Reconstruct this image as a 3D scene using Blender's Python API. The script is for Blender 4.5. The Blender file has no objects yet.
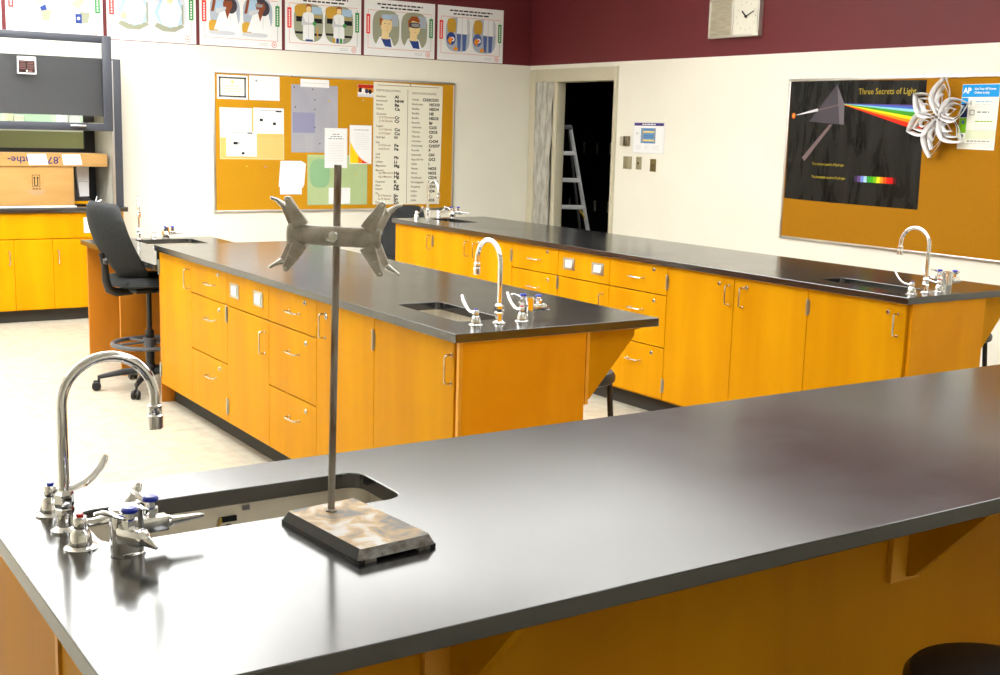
import bpy, bmesh, math, random
from mathutils import Matrix, Vector
random.seed(7)
R = math.radians
PI = math.pi
scene = bpy.context.scene
COL = scene.collection

# ------------------------------------------------------------------ materials
MATS = {}
def srgb(r, g, b):
    f = lambda c: (c/255/12.92) if c/255 <= .04045 else ((c/255+.055)/1.055)**2.4
    return (f(r), f(g), f(b), 1)
def new_mat(name):
    m = bpy.data.materials.new(name); m.use_nodes = True
    nt = m.node_tree; b = nt.nodes['Principled BSDF']
    return m, nt, b
def plain(name, col, rough=.5, metal=0., spec=.5, emit=None, estr=0., coat=0.):
    if name in MATS: return MATS[name]
    m, nt, b = new_mat(name)
    b.inputs['Base Color'].default_value = (*col[:3], 1)
    b.inputs['Roughness'].default_value = rough
    b.inputs['Metallic'].default_value = metal
    b.inputs['Specular IOR Level'].default_value = spec
    b.inputs['Coat Weight'].default_value = coat
    if emit:
        b.inputs['Emission Color'].default_value = (*emit[:3], 1); b.inputs['Emission Strength'].default_value = estr
    MATS[name] = m; return m
def noisy(name, c1, c2, scale=(5, 5, 5), rough=(.4, .5), metal=0., spec=.5, detail=4., lo=.35, hi=.65, bump=0., c3=None, coat=0., distort=0.):
    """two- or three-colour noise on object coordinates"""
    if name in MATS: return MATS[name]
    m, nt, b = new_mat(name); N = nt.nodes; L = nt.links
    tc = N.new('ShaderNodeTexCoord'); mp = N.new('ShaderNodeMapping'); mp.inputs['Scale'].default_value = scale
    L.new(tc.outputs['Object'], mp.inputs['Vector'])
    nz = N.new('ShaderNodeTexNoise'); nz.inputs['Scale'].default_value = 1.; nz.inputs['Detail'].default_value = detail; nz.inputs['Distortion'].default_value = distort
    L.new(mp.outputs['Vector'], nz.inputs['Vector'])
    cr = N.new('ShaderNodeValToRGB'); e = cr.color_ramp.elements
    e[0].position = lo; e[0].color = (*c1[:3], 1); e[1].position = hi; e[1].color = (*c2[:3], 1)
    if c3:
        k = e.new((lo+hi)/2); k.color = (*c3[:3], 1)
    L.new(nz.outputs['Fac'], cr.inputs['Fac']); L.new(cr.outputs['Color'], b.inputs['Base Color'])
    mr = N.new('ShaderNodeMapRange'); mr.inputs['From Min'].default_value = lo; mr.inputs['From Max'].default_value = hi
    mr.inputs['To Min'].default_value = rough[0]; mr.inputs['To Max'].default_value = rough[1]
    L.new(nz.outputs['Fac'], mr.inputs['Value']); L.new(mr.outputs['Result'], b.inputs['Roughness'])
    b.inputs['Metallic'].default_value = metal; b.inputs['Specular IOR Level'].default_value = spec; b.inputs['Coat Weight'].default_value = coat
    if bump:
        bp = N.new('ShaderNodeBump'); bp.inputs['Strength'].default_value = bump; bp.inputs['Distance'].default_value = .004
        L.new(nz.outputs['Fac'], bp.inputs['Height']); L.new(bp.outputs['Normal'], b.inputs['Normal'])
    MATS[name] = m; return m

W_A, W_B = (.56, .232, .0009), (.65, .296, .0014)
WOOD = noisy('honey maple veneer', W_A, W_B, (7, 7, .9), (.36, .45), detail=5, lo=.3, hi=.7, distort=.4, spec=.06)
WOODD = noisy('honey maple panel', (.56, .215, .0015), (.66, .282, .002), (5, 5, 1.3), (.38, .46), detail=6, lo=.3, hi=.7, distort=.6, spec=.08)
WOODE = plain('honey maple edge', (.80, .36, .02), .4)
GAP = plain('dark gap', (.05, .012, .002), .8)
def epoxy_mat():
    m, nt, b = new_mat('black epoxy resin'); N = nt.nodes; L = nt.links
    tc = N.new('ShaderNodeTexCoord')
    nz = N.new('ShaderNodeTexNoise'); nz.inputs['Scale'].default_value = 2.3; nz.inputs['Detail'].default_value = 7; nz.inputs['Roughness'].default_value = .65
    L.new(tc.outputs['Object'], nz.inputs['Vector'])
    mr = N.new('ShaderNodeMapRange'); mr.inputs['From Min'].default_value = .3; mr.inputs['From Max'].default_value = .7
    mr.inputs['To Min'].default_value = .14; mr.inputs['To Max'].default_value = .19
    L.new(nz.outputs['Fac'], mr.inputs['Value']); L.new(mr.outputs['Result'], b.inputs['Roughness'])
    # fine pale scratches
    mp = N.new('ShaderNodeMapping'); mp.inputs['Scale'].default_value = (1.2, 26, 1); mp.inputs['Rotation'].default_value = (0, 0, .5)
    n2 = N.new('ShaderNodeTexNoise'); n2.inputs['Scale'].default_value = 3; n2.inputs['Detail'].default_value = 3
    L.new(tc.outputs['Object'], mp.inputs['Vector']); L.new(mp.outputs['Vector'], n2.inputs['Vector'])
    cr = N.new('ShaderNodeValToRGB'); e = cr.color_ramp.elements
    e[0].position = .55; e[0].color = (.014, .014, .0145, 1); e[1].position = .8; e[1].color = (.04, .04, .042, 1)
    L.new(n2.outputs['Fac'], cr.inputs['Fac']); L.new(cr.outputs['Color'], b.inputs['Base Color'])
    b.inputs['Specular IOR Level'].default_value = 1.0; b.inputs['IOR'].default_value = 1.6
    return m
EPOXY = epoxy_mat()
CHROME = plain('polished chrome', (.92, .92, .93), .05, 1.)
STEEL = noisy('brushed stainless steel', (.66, .61, .52), (.78, .73, .63), (3, 60, 3), (.3, .42), .55, detail=3)
NICKEL = plain('satin nickel', (.60, .57, .50), .2, 1.)
HINGE = plain('hinge metal', (.55, .54, .50), .3, 1.)
WHITE = plain('white paint', (.85, .85, .82), .5)
PAPER = plain('white paper', (.86, .86, .86), .75, spec=.2)
BLUE = plain('blue index button', (.01, .03, .45), .3)
RED = plain('red index button', (.55, .01, .01), .3)
BLACK = plain('black plastic', (.012, .012, .013), .45)
RUBBER = plain('black base rubber', (.03, .026, .02), .7)
FABRIC = noisy('black chair fabric', (.012, .013, .014), (.032, .034, .035), (160, 160, 160), (.8, .9), spec=.3, bump=.3)
VINYL = plain('black stool vinyl', (.012, .011, .011), .38)
SLATE = plain('slate grey hood paint', (.045, .05, .065), .38)
SLATED = plain('dark hood panel', (.05, .05, .06), .45)
LINER = noisy('grey hood liner', (.45, .42, .36), (.60, .57, .50), (6, 6, 1), (.4, .5))
CREAM = noisy('cream wall paint', (.80, .77, .665), (.83, .80, .695), (2, 2, 2), (.6, .7), spec=.25)
MAROON = noisy('maroon wall paint', (.125, .014, .018), (.14, .017, .022), (2, 2, 2), (.45, .55), spec=.35)
CEIL = plain('white ceiling', (.85, .85, .82), .8)
TAN = plain('tan door frame paint', (.56, .515, .38), .45)
CORK2 = noisy('brown cork', (.36, .150, .003), (.39, .166, .004), (90, 90, 90), (.8, .9), spec=.15, detail=2)
CORK = noisy('cork', (.53, .25, .008), (.57, .275, .010), (90, 90, 90), (.8, .9), spec=.15, detail=2)
ALU = plain('aluminium trim', (.72, .71, .69), .32, 1.)
CARD = noisy('cardboard', (.40, .225, .07), (.45, .26, .09), (3, 3, 14), (.75, .85), spec=.2)
def glass_mat(name, tint=(1, 1, 1), fac=.10):
    m = bpy.data.materials.new(name); m.use_nodes = True; nt = m.node_tree; N = nt.nodes; L = nt.links
    N.clear(); o = N.new('ShaderNodeOutputMaterial'); mx = N.new('ShaderNodeMixShader')
    t = N.new('ShaderNodeBsdfTransparent'); t.inputs['Color'].default_value = (*tint, 1)
    g = N.new('ShaderNodeBsdfGlossy'); g.inputs['Roughness'].default_value = .03
    mx.inputs['Fac'].default_value = fac
    L.new(t.outputs[0], mx.inputs[1]); L.new(g.outputs[0], mx.inputs[2]); L.new(mx.outputs[0], o.inputs['Surface'])
    return m
GLASS = glass_mat('clear sash glass', (.96, .97, .97), .06)
def floor_mat():
    m, nt, b = new_mat('beige vinyl floor tile'); N = nt.nodes; L = nt.links
    tc = N.new('ShaderNodeTexCoord')
    br = N.new('ShaderNodeTexBrick'); br.offset = 0; br.inputs['Scale'].default_value = 1
    br.inputs['Brick Width'].default_value = .305; br.inputs['Row Height'].default_value = .305; br.inputs['Mortar Size'].default_value = .0012
    br.inputs['Color1'].default_value = (.53, .495, .40, 1); br.inputs['Color2'].default_value = (.50, .465, .375, 1); br.inputs['Mortar'].default_value = (.40, .36, .28, 1)
    L.new(tc.outputs['Object'], br.inputs['Vector'])
    nz = N.new('ShaderNodeTexNoise'); nz.inputs['Scale'].default_value = 14; nz.inputs['Detail'].default_value = 6
    L.new(tc.outputs['Object'], nz.inputs['Vector'])
    mx = N.new('ShaderNodeMix'); mx.data_type = 'RGBA'; mx.blend_type = 'MULTIPLY'; mx.inputs[0].default_value = .55
    cr = N.new('ShaderNodeValToRGB'); cr.color_ramp.elements[0].position = .3; cr.color_ramp.elements[0].color = (.74, .74, .74, 1); cr.color_ramp.elements[1].position = .6; cr.color_ramp.elements[1].color = (1, 1, 1, 1)
    L.new(nz.outputs['Fac'], cr.inputs['Fac']); L.new(br.outputs['Color'], mx.inputs[6]); L.new(cr.outputs['Color'], mx.inputs[7])
    L.new(mx.outputs[2], b.inputs['Base Color'])
    b.inputs['Roughness'].default_value = .27; b.inputs['Specular IOR Level'].default_value = .5
    return m
FLOOR = floor_mat()
RUSTY = noisy('rusted grey casting', (.52, .50, .47), (.20, .19, .18), (21, 21, 21), (.4, .6), .2, detail=9, lo=.36, hi=.64, bump=.7, c3=(.44, .29, .13), distort=.5)
BLKR = noisy('side shade black with rust', (.010, .009, .008), (.05, .028, .012), (60, 60, 60), (.45, .6), detail=6, lo=.5, hi=.75)  # shade painted as near-black on the stand base's long sides, with rust flecks
GRYR = noisy('scuffed grey side', (.36, .35, .33), (.16, .14, .12), (40, 40, 60), (.4, .55), .3, detail=7, lo=.4, hi=.62)
ROD = noisy('rusted steel rod', (.40, .37, .33), (.22, .12, .06), (40, 40, 9), (.35, .6), .25, detail=6, lo=.4, hi=.62)
GUN = noisy('worn grey cast metal', (.66, .62, .55), (.42, .37, .29), (34, 34, 34), (.32, .5), .2, detail=6, lo=.35, hi=.65)
BRIGHT = plain('bright cast metal', (.80, .79, .76), .25, 1.)

# ------------------------------------------------------------------ mesh builder
class MB:
    def __init__(s): s.v = []; s.f = []; s.m = []; s.sm = []
    def add(s, verts, faces, mi=0, smooth=False, M=None):
        k = len(s.v)
        for p in verts:
            p = Vector(p)
            if M is not None: p = M @ p
            s.v.append(p)
        for f in faces:
            s.f.append([k+i for i in f]); s.m.append(mi); s.sm.append(smooth)
        return s
    def bm(s, bm, mi=0, smooth=False, M=None):
        bm.verts.index_update()
        s.add([v.co.copy() for v in bm.verts], [[v.index for v in f.verts] for f in bm.faces], mi, smooth, M); bm.free(); return s
    def box(s, x0, x1, y0, y1, z0, z1, mi=0, bev=0., seg=2, M=None):
        if bev <= 0:
            v = [(x, y, z) for x in (x0, x1) for y in (y0, y1) for z in (z0, z1)]
            f = [(0, 1, 3, 2), (4, 6, 7, 5), (0, 4, 5, 1), (2, 3, 7, 6), (0, 2, 6, 4), (1, 5, 7, 3)]
            return s.add(v, f, mi, False, M)
        bm = bmesh.new(); bmesh.ops.create_cube(bm, size=1)
        for v in bm.verts:
            v.co = Vector(((x0+x1)/2+v.co.x*(x1-x0), (y0+y1)/2+v.co.y*(y1-y0), (z0+z1)/2+v.co.z*(z1-z0)))
        bmesh.ops.bevel(bm, geom=bm.edges[:], offset=bev, segments=seg, profile=.5, affect='EDGES')
        return s.bm(bm, mi, seg > 1, M)
    def tube(s, pts, r, seg=12, mi=0, caps=True, M=None, flat=1.):
        pts = [Vector(p) for p in pts]; n = len(pts)
        rr = r if isinstance(r, (list, tuple)) else [r]*n
        t0 = (pts[1]-pts[0]).normalized()
        up = Vector((0, 0, 1)) if abs(t0.z) < .9 else Vector((1, 0, 0))
        a = t0.cross(up).normalized(); V = []; F = []
        for i in range(n):
            t = ((pts[min(i+1, n-1)]-pts[i]).normalized()+(pts[i]-pts[max(i-1, 0)]).normalized())
            t = t.normalized() if t.length > 1e-9 else t0
            a = (a-t*a.dot(t)).normalized(); b = t.cross(a)
            for k in range(seg):
                w = 2*PI*k/seg; V.append(pts[i]+a*math.cos(w)*rr[i]+b*math.sin(w)*rr[i]*flat)
        for i in range(n-1):
            for k in range(seg):
                F.append((i*seg+k, i*seg+(k+1) % seg, (i+1)*seg+(k+1) % seg, (i+1)*seg+k))
        s.add(V, F, mi, True, M)
        if caps:
            s.add(V[:seg], [tuple(range(seg))[::-1]], mi, False, M); s.add(V[-seg:], [tuple(range(seg))], mi, False, M)
        return s
    def lathe(s, prof, seg=20, mi=0, M=None, smooth=True):
        V = []; F = []; n = len(prof)
        for (r, z) in prof:
            for k in range(seg):
                w = 2*PI*k/seg; V.append((r*math.cos(w), r*math.sin(w), z))
        for i in range(n-1):
            for k in range(seg):
                F.append((i*seg+k, i*seg+(k+1) % seg, (i+1)*seg+(k+1) % seg, (i+1)*seg+k))
        if prof[0][0] > 1e-6: F.append(tuple(range(seg))[::-1])
        if prof[-1][0] > 1e-6: F.append(tuple((n-1)*seg+k for k in range(seg)))
        return s.add(V, F, mi, smooth, M)
    def prism(s, poly, d0, d1, mi=0, M=None, smooth=False):
        """polygon in x,y extruded along z from d0 to d1"""
        n = len(poly); V = [(p[0], p[1], d0) for p in poly]+[(p[0], p[1], d1) for p in poly]
        F = [tuple(range(n))[::-1], tuple(range(n, 2*n))]+[(i, (i+1) % n, n+(i+1) % n, n+i) for i in range(n)]
        return s.add(V, F, mi, smooth, M)
    def ball(s, c, r, mi=0, seg=12, M=None, sc=(1, 1, 1)):
        bm = bmesh.new(); bmesh.ops.create_uvsphere(bm, u_segments=seg, v_segments=max(6, seg//2+2), radius=r)
        for v in bm.verts: v.co = Vector((v.co.x*sc[0]+c[0], v.co.y*sc[1]+c[1], v.co.z*sc[2]+c[2]))
        return s.bm(bm, mi, True, M)
    def build(s, name, mats, parent=None, loc=(0, 0, 0), rz=0., sharp=35):
        me = bpy.data.meshes.new(name); me.from_pydata([tuple(p) for p in s.v], [], s.f)
        for m in (mats if isinstance(mats, (list, tuple)) else [mats]): me.materials.append(m)
        me.polygons.foreach_set('material_index', s.m); me.polygons.foreach_set('use_smooth', s.sm)
        me.update()
        bm = bmesh.new(); bm.from_mesh(me); bmesh.ops.recalc_face_normals(bm, faces=bm.faces) if not getattr(s, 'keep', False) else None
        if not getattr(s, 'keep', False): bm.to_mesh(me)
        bm.free()
        try: me.set_sharp_from_angle(angle=R(sharp))
        except Exception: pass
        o = bpy.data.objects.new(name, me); COL.objects.link(o)
        o.parent = parent; o.location = loc; o.rotation_euler = (0, 0, rz)
        return o
def bevel_mod(o, w=.002, seg=2, ang=40):
    b = o.modifiers.new('bevel', 'BEVEL'); b.width = w; b.segments = seg; b.limit_method = 'ANGLE'; b.angle_limit = R(ang); return o
def tag(o, label=None, cat=None, group=None, kind=None):
    if label: o['label'] = label
    if cat: o['category'] = cat
    if group: o['group'] = group
    if kind: o['kind'] = kind
    return o
def thing(name, label, cat, loc=(0, 0, 0), rz=0., group=None):
    o = bpy.data.objects.new(name, None); COL.objects.link(o); o.empty_display_size = .05
    o.location = loc; o.rotation_euler = (0, 0, rz); return tag(o, label, cat, group)
def struct(o): o['kind'] = 'structure'; return o
def copy_tree(o, loc=None, rz=None, label=None, parent=None):
    c = o.copy(); COL.objects.link(c); c.parent = parent
    for ch in [x for x in bpy.data.objects if x.parent == o]: copy_tree(ch, parent=c)
    if loc is not None: c.location = loc
    if rz is not None: c.rotation_euler = (0, 0, rz)
    if label: c['label'] = label
    return c
def T(x=0, y=0, z=0): return Matrix.Translation((x, y, z))
def RX(a): return Matrix.Rotation(a, 4, 'X')
def RY(a): return Matrix.Rotation(a, 4, 'Y')
def RZ(a): return Matrix.Rotation(a, 4, 'Z')
class Frame:
    """a bench's own axes: y along the bench, x across it"""
    def __init__(s, x, y, a): s.o = Vector((x, y, 0)); s.a = a
    def __call__(s, x, y, z=0): return s.o+RZ(s.a).to_3x3() @ Vector((x, y, z))

# ------------------------------------------------------------------ lettering
_txt = {}
def text_geo(body, size, align='LEFT', bold=0., sx=1.):
    key = (body, round(size, 5), align, bold, sx)
    if key in _txt: return _txt[key]
    cu = bpy.data.curves.new('letters', 'FONT'); cu.body = body; cu.size = size; cu.align_x = align; cu.align_y = 'CENTER'
    cu.resolution_u = 2; cu.offset = bold*size; cu.fill_mode = 'FRONT' if hasattr(cu, 'fill_mode') else None
    ob = bpy.data.objects.new('letters', cu); COL.objects.link(ob)
    dg = bpy.context.evaluated_depsgraph_get(); dg.update()
    me = bpy.data.meshes.new_from_object(ob.evaluated_get(dg))
    v = [(p.co.x*sx, p.co.y) for p in me.vertices]; f = [tuple(q.vertices) for q in me.polygons]
    bpy.data.objects.remove(ob); bpy.data.curves.remove(cu); bpy.data.meshes.remove(me)
    _txt[key] = (v, f); return v, f

class Sheet:
    """a printed flat sheet: x to the right, z up, printed side towards -y; marks are thin layers of the same mesh"""
    def __init__(s, w, h, base, t=.0012, outline=None):
        s.mb = MB(); s.mb.keep = True; s.mats = [base]; s.w = w; s.h = h; s.t = t; s.lay = 0
        o = outline or [(-w/2, -h/2), (w/2, -h/2), (w/2, h/2), (-w/2, h/2)]
        n = len(o)
        V = [(p[0], 0, p[1]) for p in o]+[(p[0], -t, p[1]) for p in o]
        F = [tuple(range(n))[::-1], tuple(range(n, 2*n))]+[(i, (i+1) % n, n+(i+1) % n, n+i) for i in range(n)]
        s.mb.add(V, F, 0)
    def mi(s, m):
        if m not in s.mats: s.mats.append(m)
        return s.mats.index(m)
    def y(s):
        if getattr(s, 'last', None) != s.lay: s.last = s.lay; s.sub = 0
        s.sub = min(s.sub+1, 7); return -s.t-.0004-s.lay*.00026-s.sub*.000032
    def up(s, n=1): s.lay += n; return s
    def poly(s, pts, m):
        y = s.y(); s.mb.add([(p[0], y, p[1]) for p in pts], [tuple(range(len(pts)))], s.mi(m)); return s
    def rect(s, x0, x1, z0, z1, m): return s.poly([(x0, z0), (x1, z0), (x1, z1), (x0, z1)], m)
    def frame(s, x0, x1, z0, z1, w, m):
        s.rect(x0, x1, z0, z0+w, m); s.rect(x0, x1, z1-w, z1, m); s.rect(x0, x0+w, z0+w, z1-w, m); return s.rect(x1-w, x1, z0+w, z1-w, m)
    def ell(s, cx, cz, rx, rz, m, seg=20, rot=0.):
        return s.poly([(cx+rx*math.cos(2*PI*k/seg)*math.cos(rot)-rz*math.sin(2*PI*k/seg)*math.sin(rot), cz+rx*math.cos(2*PI*k/seg)*math.sin(rot)+rz*math.sin(2*PI*k/seg)*math.cos(rot)) for k in range(seg)], m)
    def ring(s, cx, cz, r0, r1, m, seg=20):
        y = s.y(); V = []; F = []
        for k in range(seg):
            a = 2*PI*k/seg; V += [(cx+r0*math.cos(a), y, cz+r0*math.sin(a)), (cx+r1*math.cos(a), y, cz+r1*math.sin(a))]
        for k in range(seg):
            j = (k+1) % seg; F.append((2*k, 2*k+1, 2*j+1, 2*j))
        s.mb.add(V, F, s.mi(m)); return s
    def blob(s, cx, cz, rx, rz, m, p=4., seg=28):
        """rounded rectangle"""
        pts = []
        for k in range(seg):
            a = 2*PI*k/seg; c, n = math.cos(a), math.sin(a)
            pts.append((cx+rx*math.copysign(abs(c)**(2/p), c), cz+rz*math.copysign(abs(n)**(2/p), n)))
        return s.poly(pts, m)
    def text(s, body, x, z, size, m, align='LEFT', bold=0., rot=0., sx=1.):
        v, f = text_geo(body, size, align, bold, sx); y = s.y(); c, n = math.cos(rot), math.sin(rot)
        s.mb.add([(x+p[0]*c-p[1]*n, y, z+p[0]*n+p[1]*c) for p in v], f, s.mi(m)); return s
    def dashes(s, x0, x1, z, h, m, rnd=None, n=None):
        """an unreadably small printed line: short strokes of word length"""
        rg = random.Random(rnd if rnd is not None else int((x0+7)*1e4)+int((z+9)*1e4)); x = x0
        while x < x1-h:
            w = min(h*rg.uniform(2, 5), x1-x); s.rect(x, x+w, z-h/2, z+h/2, m); x += w+h*.8
        return s
    def build(s, name, parent=None, loc=(0, 0, 0), rz=0.):
        return s.mb.build(name, s.mats, parent, loc, rz)
def ink(name, r, g, b): return plain('print '+name, srgb(r, g, b)[:3], .7, spec=.2)
K = ink('black', 25, 25, 28); GY = ink('grey', 150, 150, 150); LG = ink('pale grey', 205, 205, 205)

# ------------------------------------------------------------------ camera
def make_camera():
    yaw, pit, rol = R(33.456), R(9.703), R(1.568)
    fw = Vector((math.sin(yaw)*math.cos(pit), math.cos(yaw)*math.cos(pit), -math.sin(pit)))
    rt = Vector((math.cos(yaw), -math.sin(yaw), 0)); up = rt.cross(fw)
    r2 = math.cos(rol)*rt+math.sin(rol)*up; u2 = -math.sin(rol)*rt+math.cos(rol)*up
    cd = bpy.data.cameras.new('camera'); cd.sensor_width = 36; cd.sensor_fit = 'HORIZONTAL'; cd.lens = 1212.233*36/1000
    cd.clip_start = .05; cd.clip_end = 60
    c = bpy.data.objects.new('camera', cd); COL.objects.link(c)
    c.matrix_world = Matrix(((r2.x, u2.x, -fw.x, 0), (r2.y, u2.y, -fw.y, 0), (r2.z, u2.z, -fw.z, 1.608), (0, 0, 0, 1)))
    scene.camera = c
make_camera()

# ------------------------------------------------------------------ room shell
XR, YB, XL, YF, HC, ZB = 7.05, 10.25, -3.6, -2.6, 3.05, 2.250
def shell():
    m = MB(); m.box(XL, 11.2, YF, 14.6, -.05, 0); struct(m.build('floor', FLOOR))
    m = MB(); m.box(XL, XR+.0, YF, YB, HC, HC+.05); struct(m.build('ceiling', CEIL))
    HX0, HX1, HZ0, HZ1 = .96, 2.83, .87, 2.065          # opening of the pass-through hood
    m = MB()
    m.box(XL, HX0, YB, YB+.15, 0, ZB, 0); m.box(HX1, XR+.15, YB, YB+.15, 0, ZB, 0)
    m.box(HX0, HX1, YB, YB+.15, 0, HZ0, 0); m.box(HX0, HX1, YB, YB+.15, HZ1, ZB, 0)
    m.box(XL, XR+.15, YB, YB+.15, ZB, HC, 1)
    struct(m.build('wall_back', [CREAM, MAROON]))
    m = MB(); D0, D1, DZ = 8.83, 10.222, 2.21
    m.box(XR, XR+.15, YF, D0, 0, ZB, 0); m.box(XR, XR+.15, D1, YB, 0, ZB, 0); m.box(XR, XR+.15, D0, D1, DZ, ZB, 0)
    m.box(XR, XR+.15, YF, YB, ZB, HC, 1)
    struct(m.build('wall_right', [CREAM, MAROON]))
    m = MB(); m.box(XL-.1, XL, YF, YB, 0, HC); struct(m.build('wall_left', CREAM))
    m = MB(); m.box(XL, XR+.15, YF-.1, YF, 0, HC); struct(m.build('wall_front', CREAM))
    m = MB(); m.box(2.95, XR, YB-.012, YB, 0, .10); m.box(XR-.012, XR, YF, 8.83, 0, .10); struct(m.build('baseboard_back', RUBBER))
    # door frame with side light
    fr = MB(); x0, x1 = XR-.02, XR+.16
    fr.box(x0, x1, 8.83, 8.875, 0, 2.21, bev=.003); fr.box(x0+.02, XR+.10, 9.774, 9.84, 0, 2.09, bev=.003); fr.box(x0, x1, 10.125, 10.222, 0, 2.21, bev=.003)
    fr.box(x0, x1, 8.875, 10.125, 2.085, 2.21, bev=.003); fr.box(x0, x1, 9.84, 10.125, 0, .10)
    door = struct(fr.build('door_1', TAN))
    g = MB(); g.box(XR+.05, XR+.056, 9.84, 10.125, .1, 2.09); g.build('side_light', plain('frosted side light', (.42, .41, .37), .3), door)
    st = MB(); st.box(XR+.02, XR+.05, 8.875, 8.884, 1.0, 1.06); st.build('strike_plate', NICKEL, door)
    # hallway beyond the door
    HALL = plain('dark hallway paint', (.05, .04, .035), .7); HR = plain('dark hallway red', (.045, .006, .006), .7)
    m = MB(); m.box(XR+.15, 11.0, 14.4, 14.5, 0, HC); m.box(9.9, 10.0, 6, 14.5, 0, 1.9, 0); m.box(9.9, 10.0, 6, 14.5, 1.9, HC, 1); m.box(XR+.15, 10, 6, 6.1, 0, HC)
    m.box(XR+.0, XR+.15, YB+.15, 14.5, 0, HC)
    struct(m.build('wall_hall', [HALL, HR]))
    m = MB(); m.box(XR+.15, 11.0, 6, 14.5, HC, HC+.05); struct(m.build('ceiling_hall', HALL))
    # room behind the hood
    PG = plain('pale green prep room paint', (.62, .70, .55), .6)
    m = MB(); m.box(-.6, 4.0, 13.2, 13.3, 0, HC); m.box(-.7, -.6, YB+.15, 13.3, 0, HC); m.box(4.0, 4.1, YB+.15, 13.3, 0, HC)
    struct(m.build('wall_prep', PG))
    m = MB(); m.box(-.7, 4.1, YB+.15, 13.3, HC, HC+.05); struct(m.build('ceiling_prep', CEIL))
shell()

def wrinkled_plastic():
    m = MB(); nx, nz = 16, 70; rg = random.Random(3); V = []; F = []
    y0, y1, z0, z1 = 9.842, 10.125, .05, 2.10
    fold = [[rg.uniform(-1, 1) for _ in range(nx+1)] for _ in range(nz+1)]
    for j in range(nz+1):
        for i in range(nx+1):
            u = i/nx; w = j/nz
            d = .010*math.sin(u*17+w*9)+.008*math.sin(u*9-w*31)+.004*fold[j][i]
            V.append((XR-.012+d*.7, y0+(y1-y0)*u+.006*math.sin(w*24), z0+(z1-z0)*w))
    for j in range(nz):
        for i in range(nx): F.append((j*(nx+1)+i, j*(nx+1)+i+1, (j+1)*(nx+1)+i+1, (j+1)*(nx+1)+i))
    m.add(V, F, 0, True)
    mt = noisy('cloudy plastic film', (.30, .285, .24), (.52, .50, .44), (22, 22, 6), (.12, .25), spec=1., bump=.8, detail=5)
    o = m.build('plastic_sheet', mt, sharp=180)
    tag(o, 'wrinkled translucent plastic sheet taped over the narrow side window left of the doorway', 'plastic sheet')
wrinkled_plastic()

def lockers():
    LK = plain('black locker paint', (.006, .006, .006), .5); LH = plain('locker latch', (.45, .42, .36), .5)
    for k in range(7):
        y = 10.9+.27*k
        t = thing('hall_locker', 'dark two-tier hall locker seen through the doorway, with pale latch plates', 'locker', (9.44, y, 0), 0, 'lockers in the dark hallway')
        m = MB(); m.box(.02, .45, 0, .265, 0, 1.85); m.build('body', LK, t)
        for z0, z1, zl in ((.1, .98, .70), (1.0, 1.84, 1.42)):
            d = MB(); d.box(0, .02, .006, .259, z0, z1, bev=.003); dd = d.build('door', LK, t)
            h = MB(); h.box(-.012, 0, .19, .225, zl-.07, zl+.07, bev=.004); h.build('latch_plate', LH, dd)
lockers()

def ladder():
    AL = plain('ladder aluminium', (.92, .92, .88), .4, .1); YE = plain('ladder yellow cap', (.75, .55, .03), .4)
    t = thing('step_ladder', 'aluminium step ladder standing in the dark hall beyond the doorway', 'ladder', (8.02, 10.95, 0), R(-36))
    # local: x to the right as seen from the room, y away
    H = 1.665
    def rail(s, y0, y1, m): m.tube([(s*.36, y0, 0), (s*.055, y1, H)], .020, 8, M=None, flat=.7)
    for s in (-1, 1):
        m = MB(); m.tube([(s*.40, -.30, .01), (s*.055, 0, H)], [.024, .020], 4); m.build('front_rail', AL, t)
        m = MB(); m.tube([(s*.29, .45, .01), (s*.04, .07, H-.05)], [.016, .014], 4); m.build('rear_rail', plain('ladder grey', (.25, .25, .24), .4, .5), t)
    m = MB(); m.box(-.075, .075, -.04, .11, H-.03, H+.02, bev=.008); m.build('top_cap', plain('ladder cap', (.10, .10, .10), .5), t)
    for i, z in enumerate((.215, .505, .795, 1.087, 1.378)):
        w = .40-(.345)*z/H; y = -.30*(1-z/H)
        m = MB(); m.box(-w, w, y-.035, y+.05, z-.022, z+.022, bev=.003); m.build('step', AL, t)
    for s in (-1, 1):
        m = MB(); m.tube([(s*.19, -.17, .77), (s*.25, -.185, .68)], .009, 6); m.build('brace', YE, t)
ladder()

# ------------------------------------------------------------------ bench furniture (local: front face at x=0 looking to -x, y along, z up)
ZT, ZU = .914, .882
def pull_v(z0, z1, y, r=.0042):
    m = MB(); d = -.030
    m.tube([(0, y, z1), (d+.008, y, z1), (d+.002, y, z1-.003), (d, y, z1-.010), (d, y, z0+.010), (d+.002, y, z0+.003), (d+.008, y, z0), (0, y, z0)], r, 8)
    m.lathe([(.007, 0), (.007, .004)], 10, M=T(0, y, z1) @ RY(-PI/2)); m.lathe([(.007, 0), (.007, .004)], 10, M=T(0, y, z0) @ RY(-PI/2)); return m
def pull_h(y0, y1, z, r=.0042):
    m = MB(); d = -.030
    m.tube([(0, y0, z), (d+.008, y0, z), (d+.002, y0+.003, z), (d, y0+.010, z), (d, y1-.010, z), (d+.002, y1-.003, z), (d+.008, y1, z), (0, y1, z)], r, 8)
    m.lathe([(.007, 0), (.007, .004)], 10, M=T(0, y0, z) @ RY(-PI/2)); m.lathe([(.007, 0), (.007, .004)], 10, M=T(0, y1, z) @ RY(-PI/2)); return m
def lock_mb(y, z):
    m = MB(); m.lathe([(.012, 0), (.012, .003), (.010, .005), (.0085, .005), (.0085, .007), (0, .007)], 14, M=T(0, y, z) @ RY(-PI/2))
    m.box(-.0078, -.0066, y-.0015, y+.0015, z-.005, z+.005, mi=1); return m
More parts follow.
